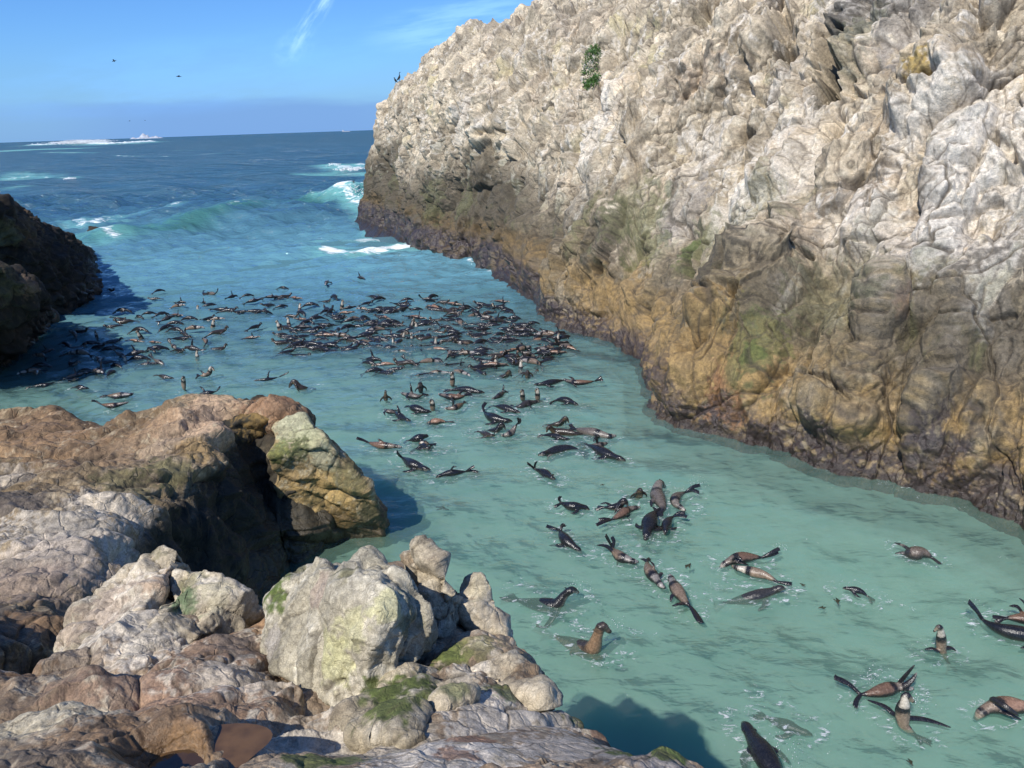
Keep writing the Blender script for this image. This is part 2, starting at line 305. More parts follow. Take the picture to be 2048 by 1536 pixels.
s('seal gliding left with a small raised flipper and blurred tail, in open teal water', 'd', 'dark', .95, [(872,952,.01),(880,947,.06),(893,942,.09),(908,940,.09),(922,941,.04),(932,940,.02)], [[(900,939,.1),(906,934,.2),(914,934,.22)]], [[(932,940,.02),(940,936,.1),(949,932,.14)],[(932,940,.02),(944,940,.02),(956,944,-.02)]])
s('glossy blue black seal diving right with forked tail at left, in open water', 'd', 'dark', 1.15, [(1178,1017,-.03),(1168,1010,.05),(1155,1007,.10),(1141,1006,.11),(1129,1003,.09),(1121,1000,.07)], [], [[(1121,1000,.07),(1118,996,.12),(1121,993,.15)],[(1122,1002,.06),(1115,1009,.04),(1108,1014,.0)]])
s('seal on its back with a rust red belly, hind flippers pointing down left', 'u', 'rust', 1.15, [(1279,1011,.05),(1269,1010,.10),(1256,1015,.08),(1243,1023,.09),(1230,1031,.07),(1221,1036,.05)], [[(1255,1020,.04),(1257,1033,-.08),(1259,1046,-.16)]], [[(1221,1036,.05),(1208,1042,.07),(1192,1050,.06)],[(1220,1034,.05),(1208,1036,.06),(1198,1040,.03)]])
s('dark seal with raised eye patch lying behind the rust red belly', 'd', 'pale', 1.0, [(1256,1005,.10),(1248,1000,.18),(1238,1007,.07),(1222,1010,.07),(1206,1012,.02)], [[(1225,1008,.07),(1212,1006,.1),(1200,1008,.06)]])
s('small round seal head looking at us, above and right of the rust red belly', 'd', 'brown', .9, [(1284,988,.12),(1281,980,.24),(1276,988,.06),(1268,994,-.05),(1258,998,-.2)])
s('large seal with tan face at the top of the tangled knot of seals', 's', 'pale', 1.25, [(1328,967,.10),(1318,968,.17),(1314,981,.12),(1320,996,.12),(1326,1010,.09),(1322,1022,.03)], [[(1312,990,.08),(1304,1002,.06),(1302,1014,.0)]])
s('seal rolling with its finned tail splashing, right side of the tangled knot', 's', 'pale', 1.15, [(1370,1019,.0),(1361,1010,.07),(1351,1000,.12),(1352,989,.12),(1362,983,.08),(1372,979,.08)], [], [[(1372,979,.08),(1384,973,.13),(1400,970,.12)],[(1372,979,.08),(1386,979,.06),(1398,985,.0)]])
s('thick black seal heading straight towards us, lower left of the tangled knot', 'd', 'dark', 1.35, [(1291,1074,.03),(1293,1064,.10),(1296,1050,.12),(1300,1036,.13),(1306,1024,.10),(1312,1017,.08)])
s('black seal with cream muzzle towards us, lower right of the tangled knot', 'd', 'pale', 1.15, [(1331,1064,.05),(1331,1056,.13),(1332,1046,.10),(1338,1034,.11),(1347,1027,.09)], [], [[(1347,1027,.09),(1360,1029,.13),(1374,1034,.12)],[(1347,1027,.09),(1358,1024,.1),(1370,1026,.08)]])
s('seal with glistening black back swimming down right, left of the row of belly up seals', 'd', 'dark', 1.2, [(1163,1104,-.04),(1154,1094,.03),(1143,1084,.09),(1132,1073,.13),(1124,1063,.11),(1120,1056,.06)], [[(1136,1082,.03),(1120,1090,-.02),(1098,1091,-.1)]], [[(1120,1056,.06),(1108,1055,.08),(1093,1052,.06)],[(1121,1057,.08),(1124,1050,.14),(1130,1050,.16)]])
s('grey bellied seal with two tail flippers raised, first of the belly up row', 'u', 'band', 1.25, [(1275,1120,.04),(1266,1116,.10),(1254,1112,.10),(1242,1108,.10),(1231,1099,.09),(1225,1091,.07)], [[(1240,1112,.04),(1236,1122,-.08),(1234,1134,-.18)],[(1232,1103,.1),(1214,1093,.2),(1193,1090,.26)]], [[(1225,1091,.07),(1219,1082,.2),(1211,1070,.38)],[(1226,1092,.07),(1228,1082,.16),(1224,1074,.24)]])
s('seal on its back with pinkish chest and dark band, middle of the belly up row', 'u', 'band', 1.25, [(1328,1172,.02),(1322,1164,.09),(1313,1153,.10),(1304,1142,.10),(1297,1130,.10),(1294,1118,.06)], [[(1305,1142,.12),(1308,1132,.16),(1300,1122,.17)]])
s('tan bellied seal with long tail pointing down, last of the belly up row', 'u', 'band', 1.15, [(1340,1146,.06),(1345,1155,.10),(1350,1166,.10),(1360,1181,.11),(1371,1196,.10),(1381,1208,.07)], [[(1352,1180,.09),(1344,1192,.07),(1341,1204,.02)],[(1366,1200,.1),(1354,1209,.1),(1344,1212,.06)]], [[(1381,1208,.07),(1388,1224,.03),(1398,1243,.0)],[(1381,1208,.07),(1390,1222,.02),(1403,1246,-.02)]])
s('brown backed seal with head under water and black tail lifted, upper of the crossed pair', 'u', 'rust', 1.3, [(1441,1138,-.12),(1449,1126,.0),(1463,1114,.11),(1484,1108,.12),(1508,1108,.09),(1524,1110,.07)], [[(1462,1116,.12),(1474,1113,.18),(1486,1122,.15)]], [[(1524,1110,.07),(1540,1105,.11),(1559,1097,.15)],[(1524,1110,.07),(1542,1108,.07),(1556,1104,.08)]])
s('seal rolled on its side with white chest and black tail, lower of the crossed pair', 's', 'cream', 1.0, [(1465,1128,.04),(1475,1129,.10),(1490,1133,.09),(1510,1138,.10),(1530,1144,.09),(1548,1154,.06),(1556,1160,.03)], [[(1498,1136,.08),(1512,1145,.06),(1524,1150,.02)]], [[(1556,1160,.03),(1568,1164,.02),(1583,1168,.0)]])
s('seal with glossy wet head and grey body fading into the water, below the crossed pair', 'd', 'grey', 1.0, [(1569,1170,.08),(1562,1167,.14),(1550,1176,.04),(1530,1187,-.06),(1500,1200,-.16),(1468,1212,-.3),(1448,1222,-.42)])
s('seal lifting wet head and neck right, body trailing left towards the near rocks', 'd', 'pale', .85, [(1156,1183,.22),(1143,1180,.30),(1129,1190,.20),(1113,1203,.08),(1092,1209,-.04),(1060,1210,-.16),(1030,1208,-.3)], [[(1116,1210,.02),(1112,1222,-.05),(1116,1234,-.12)]])
s('big tan chested seal holding its head high, nearest the near rocks', 'c', 'tanchest', .88, [(1219,1262,.36),(1204,1252,.48),(1196,1268,.34),(1186,1288,.10),(1168,1300,-.12),(1135,1296,-.34),(1100,1290,-.5)], [[(1180,1300,.0),(1190,1312,-.1),(1206,1316,-.16)],[(1170,1290,.0),(1150,1296,-.1),(1140,1310,-.2)]])
s('curled grey brown seal with domed back and small tail, towards the cliff at right', 'u', 'grey', 1.5, [(1808,1118,-.25),(1816,1110,-.08),(1829,1102,.07),(1845,1098,.12),(1857,1104,.09),(1865,1112,.03)], [[(1826,1102,.02),(1808,1092,.0),(1789,1085,-.02)],[(1824,1110,.0),(1806,1106,-.02),(1789,1107,-.04)]], [[(1865,1112,.03),(1872,1119,.01),(1881,1128,-.02)]], 1.0)
s('small dark seal just under the surface, between the crossed pair and the upright head', 'd', 'dark', .9, [(1686,1175,-.04),(1696,1175,-.02),(1710,1178,-.03),(1724,1184,-.06),(1736,1197,-.14)], [], [], .7)
s('long black seal with raised tail flipper, cut by the right edge of the picture', 'd', 'dark', 1.1, [(2120,1272,.12),(2080,1264,.11),(2040,1258,.13),(2005,1250,.13),(1978,1240,.09),(1966,1231,.10)], [], [[(1966,1231,.10),(1952,1217,.22),(1937,1203,.34)]])
s('tan bellied seal with flippers up, behind the long black seal at the right edge', 'u', 'rust', 1.1, [(2100,1236,.04),(2080,1232,.09),(2055,1230,.11),(2030,1228,.11),(2010,1231,.06)], [[(2050,1226,.12),(2036,1214,.2),(2018,1212,.22)],[(2055,1226,.12),(2050,1208,.3),(2038,1196,.4)]])
s('upright seal with round dark head and pale submerged chest, flippers spread', 'c', 'cream', .85, [(1868,1262,.36),(1879,1254,.44),(1882,1268,.28),(1884,1290,.06),(1888,1314,-.16),(1894,1344,-.42)], [[(1876,1296,.04),(1864,1297,.03),(1849,1299,.0)],[(1893,1292,.02),(1904,1296,-.04),(1914,1304,-.1)]])
s('seal on its back with rust brown flank, silver flipper raised like a sail', 'u', 'rust', 1.1, [(1826,1372,.06),(1810,1366,.12),(1790,1366,.12),(1765,1373,.11),(1742,1379,.10),(1722,1382,.08)], [[(1796,1362,.14),(1812,1350,.26),(1829,1330,.44)],[(1800,1370,.12),(1822,1362,.2),(1834,1345,.3)]], [[(1722,1382,.08),(1698,1366,.14),(1668,1354,.2)],[(1722,1384,.06),(1714,1398,.03),(1710,1414,-.01)]])
s('upright seal with dark head and broad cream chest, arms spread wide, nearest us', 'c', 'cream', 1.05, [(1826,1402,.36),(1812,1391,.44),(1809,1404,.34),(1805,1424,.16),(1808,1444,.02),(1818,1462,-.10),(1834,1482,-.22)], [[(1788,1420,.08),(1768,1412,.04),(1735,1400,.0)],[(1822,1430,.06),(1856,1440,-.01),(1902,1455,-.05)]])
s('tan bellied seal with dark flipper folded across it, cut by the right edge low down', 'u', 'tan', 1.2, [(1952,1440,-.12),(1962,1422,.02),(1980,1407,.11),(2012,1400,.14),(2050,1404,.13),(2090,1414,.08)], [[(1985,1398,.18),(2010,1412,.24),(2038,1432,.14)]])
s('thick black seal back pointing away, at the bottom edge of the picture', 'd', 'dark', 1.1, [(1488,1440,.03),(1496,1450,.10),(1510,1472,.12),(1526,1495,.13),(1546,1530,.12),(1562,1570,.08),(1570,1600,.02)])
s('blurred grey seal fully under water beside the thick black back', 'd', 'grey', .95, [(1622,1472,-.14),(1606,1467,-.13),(1585,1460,-.14),(1560,1452,-.18),(1530,1445,-.28)])
s('small seal standing up with pale chest, above the brown bench on the left', 'c', 'cream', .9, [(362,760,.36),(367,754,.44),(367,764,.22),(368,775,.02),(372,784,-.2)])
s('seal twisting with pale throat up and dark flipper left, right of the small upright seal', 's', 'cream', .9, [(429,742,.16),(422,735,.26),(418,742,.10),(408,748,.06),(398,750,.0)], [[(412,748,.06),(404,744,.12),(400,740,.16)]])
s('long thin seal with one needle like flipper up, left of the big brown head', 'd', 'dark', .65, [(506,760,.02),(516,757,.06),(530,756,.06),(546,754,.05),(558,751,.05)], [[(535,755,.06),(537,747,.16),(542,740,.26)]], [[(558,751,.05),(568,748,.1),(578,744,.16)]])
s('big brown seal head facing left, just off the tip of the brown bench', 'd', 'brown', 1.0, [(577,770,.14),(587,762,.26),(597,768,.14),(608,775,.0),(622,780,-.2)])
s('black seal flippers and back breaking the surface, right behind the brown bench', 'd', 'dark', .9, [(398,786,.02),(408,783,.06),(420,782,.06),(432,781,.02)], [[(410,782,.06),(404,776,.14),(398,772,.18)]], [[(432,781,.02),(437,776,.1),(440,772,.14)]])
s('seal on its back with pale grey chest, upper of two floating above the brown bench', 'u', 'band', 1.0, [(266,783,.08),(257,785,.12),(245,787,.07),(228,789,.06),(212,790,.0)])
s('tan bellied seal with raised ends, lower of two floating above the brown bench', 'u', 'rust', .9, [(256,800,.12),(248,801,.14),(236,806,.06),(218,808,.06),(200,805,.06)], [], [[(200,805,.06),(191,801,.12),(183,802,.14)]])
s('seal back sliding under between the upright seal and the floating ones on the left', 'd', 'grey', .9, [(348,756,-.04),(338,753,.02),(326,750,.05),(314,749,.0)])
s('thin low seal near the left edge, a dark line on the blue water', 'd', 'dark', .7, [(110,762,.04),(100,764,.06),(84,767,.05),(70,770,.03),(60,772,.0)])
s('short humped seal left of the two floating above the brown bench', 'd', 'dark', 1.0, [(178,775,.0),(170,773,.06),(160,771,.08),(149,773,.0)])
# ------------------------------------------------------------------ CLIFF
FOOT_PX = [(716,438),(755,452),(790,468),(812,482),(828,499),(870,508),(905,522),(945,526),(985,546),(1035,572),(1077,598),(1087,629),(1125,648),(1169,662),(1230,680),(1265,700),(1287,722),(1294,777),(1307,823),(1358,844),(1435,859),(1491,880),(1542,887),(1604,916),(1691,946),(1757,951),(1798,972),(1870,984),(1962,1010),(2048,1052),(2130,1095)]
foot = np.array([PZ(x, y, 0)[:2] for x, y in FOOT_PX])
f0 = foot[0]; f1 = foot[-1]
coast = np.vstack([[f0+(120, 60), f0+(40, 30), f0+(14, 16), f0+(5, 9), f0+(1.2, 4.2)], foot, [f1+(4.5, -1.6), f1+(14, -3), f1+(40, -2)]])
def inland(P, A):
    """signed distance to the coast line, positive on the land side"""
    d = seg_dist(P, A)
    poly = np.vstack([A, [[400, -10], [400, 300]]]); x, y = P[:, 0], P[:, 1]; ins = np.zeros(len(P), bool)
    j = len(poly)-1
    for i in range(len(poly)):
        xi, yi = poly[i]; xj, yj = poly[j]
        if yi != yj:
            c = ((yi > y) != (yj > y)) & (x < (xj-xi)*(y-yi)/(yj-yi)+xi); ins ^= c
        j = i
    return np.where(ins, d, -d)
def cliff():
    az0, az1 = az_of(690, 440), R(50)
    na, ns = 1640, 900
    az = az0+(az1-az0)*np.interp(np.linspace(0, 1, na), [0, .27, .41, 1], [0, .15, .29, 1])
    fa = np.arctan2(foot[:, 0], foot[:, 1]); fr = np.hypot(foot[:, 0], foot[:, 1])
    rf = np.interp(az, fa, fr); k = 7; 
    pad = np.pad(rf, 40, mode='edge'); rm = np.min(np.stack([pad[s:s+na] for s in range(0, 81, 4)]), 0)
    pad = np.pad(rm, 30, mode='edge'); rs = np.mean(np.stack([pad[s:s+na] for s in range(0, 61, 3)]), 0)
    reach = np.interp(rs, [10, 20, 35, 60], [24, 26, 30, 34])
    def base(r):
        X = np.sin(az)[:, None]*r; Y = np.cos(az)[:, None]*r
        P = np.stack([X.ravel(), Y.ravel()], 1); P3 = np.stack([P[:, 0], P[:, 1], np.zeros(len(P))], 1)
        dfar = np.clip((P[:, 1]-22)/30, 0, 1)                       # 0 near cliff, 1 headland
        d = inland(P, coast); inl = sst(d, 0.2, 3); d = d + fbm(P3, 0.25, 3, seed=3)*0.72*inl
        # profiles: height against distance inland
        zn = np.interp(d, [-3, 0, 0.5, 1.6, 3.2, 5, 8, 12, 18, 26, 40], [-3.2, 0, 1.3, 2.6, 4.2, 6.6, 10.0, 14.2, 20, 27, 30])
        zf = np.interp(d, [-3, 0, 0.5, 1.5, 2.6, 3.6, 6.5, 10, 15, 22, 40], [-3, 0, 2.2, 5.2, 9.0, 10.8, 13.6, 15.6, 18.6, 21, 22])
        z = zn*(1-dfar)+zf*dfar
        return P, d, z + fbm(P3, 0.16, 3, seed=21)*1.0*inl*sst(d, 1, 6), inl
    n0 = 260; r0_ = rs[:, None]+reach[:, None]*(-0.06+np.linspace(0, 1, n0)[None, :]**1.3)
    z0_ = base(r0_)[2].reshape(na, n0)
    # walk each profile at even steps of apparent length, coarse where nothing can be seen
    el = (z0_-CAMH)/r0_; vis = np.where((el > 0.26) | (el < np.maximum.accumulate(el, 1)-0.004), 0.12, 1.0)*np.where(z0_ < -.4, .1, 1)
    dl = np.hypot(np.diff(r0_, axis=1), np.diff(z0_, axis=1))/r0_[:, 1:]*np.maximum(vis[:, 1:], vis[:, :-1])
    cum = np.concatenate([np.zeros((na, 1)), np.cumsum(dl, 1)], 1)
    ker = np.ones(41)/41; cp_ = np.pad(cum, ((20, 20), (0, 0)), mode='edge'); cum = np.stack([np.convolve(cp_[:, k], ker, 'valid') for k in range(n0)], 1)
    r = np.stack([np.interp(np.linspace(0, cum[k, -1], ns), cum[k], r0_[k]) for k in range(na)])
    P, d, z, inl = base(r)
    dfar = np.clip((P[:, 1]-22)/30, 0, 1)
    V = np.stack([P[:, 0], P[:, 1], z], 1)
    nrm = grid_normals(V, na, ns); nrm *= np.sign(nrm[:, 2:3]+1e-6)
    # smooth normals to avoid spikes
    G = nrm.reshape(na, ns, 3).copy()
    for _ in range(3):
        for ax in (0, 1): G = (np.roll(G, 4, ax)+G*2+np.roll(G, -4, ax))/4
    nrm = G.reshape(-1, 3); nrm /= np.linalg.norm(nrm, axis=1, keepdims=True)
    rr = np.hypot(V[:, 0], V[:, 1]); up = sst(z, 3.0, 7.0)
    # strata run down to the left: stretch the noise along them
    B = np.array([[0.62, 0.50, 0.60], [0.45, -0.86, 0.25], [-0.64, -0.1, 0.76]])   # rows: along the beds, across, out
    Q = (V@B.T).astype(np.float32); Q2 = Q*np.array([0.6, 1.15, 1])
    warp = np.stack([fbm(V, 0.8, 3, seed=31), fbm(V, 0.8, 3, seed=32), fbm(V, 0.8, 3, seed=33)], 1)
    Qw = Q2+warp*0.16
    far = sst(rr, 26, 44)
    a1, r1, e1 = facets(Qw, 0.36, 51, 1.0, 0.7, 0.16, 0.05)
    a2, r2, e2 = facets(Qw+warp*0.05, 1.05, 52, 1.1, 0.7, 0.20, 0.06)
    a3, r3, e3 = facets(Qw*1.0+warp*0.03, 2.9, 53, 1.2, 0.6, 0.15, 0.08, -1)
    a4, r4, e4 = facets(V+warp*0.02, 7.0, 54, 1.1, 0.6, 0.2, 0.1)
    rub = sst(fbm(V, 0.22, 3, seed=61)+sst(z, 4, 10)*0.9+far*0.6, 0.35, 1.0)   # rubbly (1) or slabby (0)
    disp = a1*0.62*(0.8+0.2*rub) + a2*0.33*(0.85+0.45*rub) + a3*0.15*(0.75+0.6*rub) + a4*0.045*(0.45+rub)
    disp += fbm(V, 0.5, 4, 0.5, seed=71)*0.14 + fbm(V, 3.0, 4, 0.6, seed=72)*0.035
    disp += fbm(Q*np.array([0.25, 1.6, 1.6]), 0.9, 3, 0.5, seed=73, ridge=True)*0.02
    jw = fbm(V, 0.35, 3, seed=171); jm = fbm(V, 0.55, 3, seed=172); jm2 = fbm(V, 1.1, 3, seed=173)
    def joints(nv, sp_, wdt, mask, sd):          # long parallel fractures, broken off here and there
        q = V@np.array(nv)/sp_+jw*.55+fbm(V, 1.6, 2, seed=sd)*.10; k = np.floor(q); fr = np.abs(q-k-.5-.3*np.sin(k*12.9)); return (1-sst(fr*sp_, 0, wdt))*sst(mask+.25*np.sin(k*5.3), -.15, .15)
    j1 = joints((.50, -.62, .60), 1.9, .055, jm, 181); j2 = joints((-.35, .45, .82), 1.5, .045, -jm, 182); j3 = joints((.45, -.70, .30), .62, .03, jm2, 183); j4 = joints((-.55, .2, .80), .7, .03, -jm2, 184)
    disp -= np.maximum(j1, j2)*.16+np.maximum(j3, j4)*.05
    low = 1-sst(z, 0.2, 1.4); disp += low*(fbm(V, 2.2, 4, 0.6, seed=74)*0.16+fbm(V, 11, 2, seed=75)*0.035)
    # hand-placed large shapes, found from the photo, living at their 3-D spot
    px, py = proj(V)
    vis = (P[:, 1] > 5)
    def locate(x, y):
        dd = (px-x)**2+(py-y)**2; k = np.argmin(dd+(rr*3)); return V[k]
    def blob(x, y, rad, flat=1.0):
        c = locate(x, y); q = (V-c)@B.T; q[:, 0] *= flat; return np.linalg.norm(q, axis=1)/rad
    def bulge(x, y, rad, h, flat=0.7, k=0.35):
        nonlocal disp
        b = blob(x, y, rad, flat); disp = disp + h*sst(-b, -1, -1+k)     # steep rim, full top
    for a in ((1500, 545, 1.9, 0.75), (1560, 470, 1.3, 0.4), (1420, 720, 2.0, 0.35), (1780, 700, 2.2, 0.45), (1570, 335, 1.2, 0.5), (1740, 450, 0.8, 0.45),
              (1760, 60, 1.7, 1.0), (1860, 170, 1.3, 0.5), (1720, 150, 0.8, 0.35), (1320, 420, 1.6, 0.4), (1200, 480, 1.6, 0.5), (1060, 520, 2.2, 0.6), (1130, 560, 1.5, 0.4),
              (1560, 800, 1.0, 0.35), (1690, 800, 0.9, 0.4), (1900, 870, 1.2, 0.4), (1430, 400, 1.2, 0.3), (1700, 340, 1.2, 0.35), (1260, 640, 1.2, 0.35),
              (860, 330, 1.5, 0.4), (980, 240, 1.6, 0.5), (1540, 60, 1.1, 0.45), (1950, 320, 1.4, 0.4), (1850, 550, 1.5, 0.3), (1090, 40, 1.1, 0.8, 0.8, 0.6)):
        bulge(*a)
    def cleft(pts, wdt, dep):
        nonlocal disp
        L = np.array([locate(*q) for q in pts]); bst = np.full(len(V), 1e9)
        for k in range(len(L)-1):
            a, b = L[k], L[k+1]; ab = b-a; t_ = np.clip(((V-a)@ab)/(ab@ab+1e-9), 0, 1); bst = np.minimum(bst, np.linalg.norm(V-(a+t_[:, None]*ab), axis=1))
        bst = bst+wdt*0.6*fbm(V, 2.5, 2, seed=77)
        disp = disp-dep*(1-sst(bst, 0, wdt))
    cleft([(1690, 0), (1680, 60), (1660, 120), (1670, 185)], 0.8, 2.4)
    cleft([(1562, 0), (1568, 50), (1575, 110)], 0.5, 1.5)
    cleft([(1670, 190), (1740, 188), (1830, 190), (1960, 165), (2048, 130)], 0.16, 0.5)
    cleft([(1375, 505), (1372, 560), (1395, 600), (1425, 632), (1500, 620)], 0.3, 0.8)
    cleft([(1560, 500), (1625, 522)], 0.14, 0.6)
    cleft([(1255, 440), (1235, 500), (1205, 545)], 0.16, 0.6)
    cleft([(1690, 500), (1760, 490), (1880, 440), (2000, 400)], 0.10, 0.35)
    cleft([(1636, 690), (1625, 760), (1690, 800), (1720, 830)], 0.12, 0.4)
    cleft([(1640, 660), (1760, 640), (1900, 650), (2030, 640)], 0.08, 0.25)
    cleft([(1560, 380), (1500, 430), (1400, 480), (1385, 540)], 0.12, 0.3)
    cleft([(1990, 280), (2048, 350)], 0.25, 0.5)
    cleft([(970, 270), (1008, 262), (1018, 275)], 0.30, 0.8)
    cleft([(1500, 120), (1490, 170), (1530, 210)], 0.2, 0.5)
    cleft([(775, 335), (785, 345)], 0.3, 0.8)
    cleft([(835, 385), (845, 390)], 0.3, 0.6)
    disp *= sst(d, -0.6, 0.8)*0.85+0.15
    disp = soften(disp, na, ns, (1,))
    V2 = V+nrm*disp[:, None]
    # ---------------- colour: rock, lichen, guano, algae, mussels, plus crack shade painted dark
    n1 = fbm(V, 0.35, 4, seed=81); n2 = fbm(V, 1.6, 4, 0.6, seed=82); n3 = fbm(Q*np.array([0.16, 2.0, 2.0]), 0.8, 5, 0.6, seed=83); n4 = fbm(V, 6, 3, 0.6, seed=84)
    c = np.tile(np.array([0.36, 0.292, 0.20], np.float32), (len(V), 1))
    c = mixc(c, sst(n1, 0.0, 0.8)*0.7, (0.40, 0.29, 0.20)); c = mixc(c, sst(n2, -0.1, 0.8)*0.7, (0.57, 0.505, 0.385))
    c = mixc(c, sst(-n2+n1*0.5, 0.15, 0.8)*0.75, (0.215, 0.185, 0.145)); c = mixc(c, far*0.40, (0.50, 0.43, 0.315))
    c = c*(0.70+0.55*r2[:, 1:2])*(0.80+0.40*r3[:, 2:3])*(.85+.3*r1[:, 1:2])
    ckm = np.maximum(np.maximum(1-sst(e1+.02*n4, .0, .06), (1-sst(e2+.03*n4, .0, .12))*.9), (1-sst(e3, .0, .10))*.35*rub); ckm = np.maximum(ckm*.8, np.maximum(np.maximum(j1, j2), np.maximum(j3, j4)*.75))   # mask for crack shade painted into the colour
    yel = sst(fbm(V, 0.5, 4, 0.6, seed=91), 0.3, 0.7)*sst(z, 5, 8)*0.5; c = mixc(c, yel, (0.50, 0.43, 0.22))
    guano = sst(n3+0.4*n4, 0.12, 0.6)*sst(z, 3, 5.5)*0.75
    def spots(lst, m=1.0):
        s_ = np.zeros(len(V))
        for x, y, rad, am in lst:
            b = blob(x, y, rad, 0.55)+0.6*n2+0.55*n4; s_ = np.maximum(s_, am*(1-sst(b, 0.65, 1.05)))
        return s_*m
    guano = np.maximum(guano, spots([(1985, 290, 1.3, 1), (1960, 370, 1.2, 1), (1900, 440, 1.2, .9), (1870, 480, 1.2, .9), (1980, 540, .9, 1), (1985, 600, .7, .9), (1600, 260, 1.0, .9), (1570, 290, .9, .9), (1500, 380, .8, .9),
          (1470, 410, .7, .9), (1700, 440, .7, .9), (1690, 470, .7, .8), (1760, 540, 1.2, .7), (1600, 350, .9, .7), (1400, 310, 1.1, .7), (1210, 230, 1.4, .8), (1180, 300, 1.2, .7), (1150, 440, 1.0, .8), (1170, 400, 1, .7), (1580, 600, .5, .9), (1960, 240, 1, .9), (1860, 240, .9, .7),
          (1440, 440, .5, .8), (1560, 190, 1.0, .6), (930, 250, 1.6, .7), (870, 380, 1.0, .5)]))
    guano = guano*(.45+.55*sst(n3+.5*n4+.3*n2, -.45, .35))
    c = mixc(c, guano, np.array([0.63, 0.565, 0.47])); 
    # grey water-worn slabs
    c = mixc(c, spots([(1370, 430, 1, .6), (1760, 20, 1.3, .8), (1820, 60, 1.0, .7), (1920, 700, 2.0, .55)])*0.8, (0.27, 0.255, 0.24))
    zz = z + n1*1.7+n2*0.7+fbm(V, .13, 2, seed=87)*1.6 - far*1.6 + sst(rr, 12, 20)*0
    bare = spots([(1760, 420, 1.4, 1)])
    olive = (1-sst(zz, 2.0, 5.4))
    c = mixc(c, olive*(0.55+0.45*sst(n2, -0.5, 0.4)), (0.175, 0.135, 0.075))
    dark = (1-sst(zz, 2.6, 4.0))*sst(n2*0.6+n1, -0.05, 0.6)
    dark = np.maximum(dark, spots([(1440, 570, 1.5, .95), (1400, 610, 1.1, .9), (800, 400, 2.2, .9), (880, 430, 2.2, .9), (960, 450, 2.0, .9), (750, 350, 1.6, .9), (1040, 500, 2.0, .9), (1560, 640, 1.2, .6), (1380, 650, 1.3, .85), (1960, 700, 1.7, .7), (1850, 680, 1.4, .6), (1100, 500, 2.0, .8), (1230, 480, 1.3, .8), (1750, 40, 0.9, .6), (1690, 90, .8, .9), (1330, 590, 1.0, .6)]))
    dark = np.maximum(dark, far*(1-sst(zz, 2.2, 5.6+1.5*n2))*.95)
    c = mixc(c, dark*0.85, (0.052, 0.045, 0.033))
    c = mixc(c, guano*sst(z, 2.2, 4.2)*.6*sst(n3, 0, .4), (.55, .50, .42))
    gold = (1-sst(z+n2*0.5-0.5*far, 1.6, 2.6))*sst(n1+n2*0.7, -0.55, 0.15)
    gold = np.maximum(gold, spots([(1400, 730, 1.3, .95), (1330, 700, 1.1, .9), (1500, 760, 1.0, .8), (1190, 600, 1.0, .7), (1750, 850, .8, .5), (1270, 600, 1.2, .8)]))
    c = mixc(c, gold*0.85, np.array((0.25, 0.16, 0.055))*(1+0.5*np.clip(n4, -1, 1))[:, None]*(1-.6*far)[:, None]+np.array((.01, .01, .012)))
    c = mixc(c, spots([(1450, 790, .55, .9), (1480, 810, .4, .9), (1910, 950, .5, .3), (1810, 640, .3, .3)])*0.6, (0.20, 0.08, 0.04))
    algae = sst(n3+n2*0.4, 0.1, 0.7)*sst(z, 1.8, 2.6)*(1-sst(zz, 4.5, 6.5))*0.6
    algae = np.maximum(algae, spots([(1520, 710, .8, .95), (1515, 740, .4, 1), (1300, 470, 1.1, .95), (1270, 420, 1.1, .8), (1390, 490, .7, .9), (1320, 510, .6, .9), (1610, 400, .7, .5), (1640, 590, .9, .45), (870, 400, 1.2, .6), (790, 345, 1.0, .6), (925, 400, .9, .6), (1180, 440, .9, .7), (1740, 110, .8, .5), (1540, 400, .7, .6), (1450, 480, 1.0, .5), (1700, 600, .9, .5)]))
    c = mixc(c, algae*0.6, (0.10, 0.115, 0.04))
    c = mixc(c, spots([(1520, 720, .25, .8), (1370, 500, .3, .9)])*.6, (0.06, 0.10, 0.02))
    c = mixc(c, spots([(1860, 165, .32, .8), (1840, 150, .2, .7)]), (0.30, 0.20, 0.04))
    c = mixc(c, ckm*.85, (0.06, 0.048, 0.035))
    mus = (1-sst(z+n4*0.25+n2*0.35-far*1.0, 0.45, 1.0))*sst(n4+n2, -0.5, 0.1)
    mus = np.maximum(mus, spots([(1340, 780, .6, .9), (1450, 820, .5, .8), (1640, 900, .8, .95), (1860, 930, .9, .9), (2000, 1000, .8, .9), (1560, 850, .5, .6)])*sst(n4, -0.5, 0.0))
    c = mixc(c, mus*0.92, (0.035, 0.026, 0.028))
    base = (1-sst(z, 0.02, 0.16)); c = mixc(c, base*0.8, (0.03, 0.022, 0.018))
    c = np.clip(c, 0.01, 0.85)
    wet = np.clip((1-sst(z+n2*0.3-0.5*far, 0.4, 1.8))*0.85+mus*0.3, 0, 1)
    V2 = V2.astype(np.float32)
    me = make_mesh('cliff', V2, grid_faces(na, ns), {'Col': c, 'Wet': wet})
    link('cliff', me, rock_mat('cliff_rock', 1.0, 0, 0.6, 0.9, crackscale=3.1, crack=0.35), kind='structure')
    return V2, nrm
CLV, CLN = cliff()

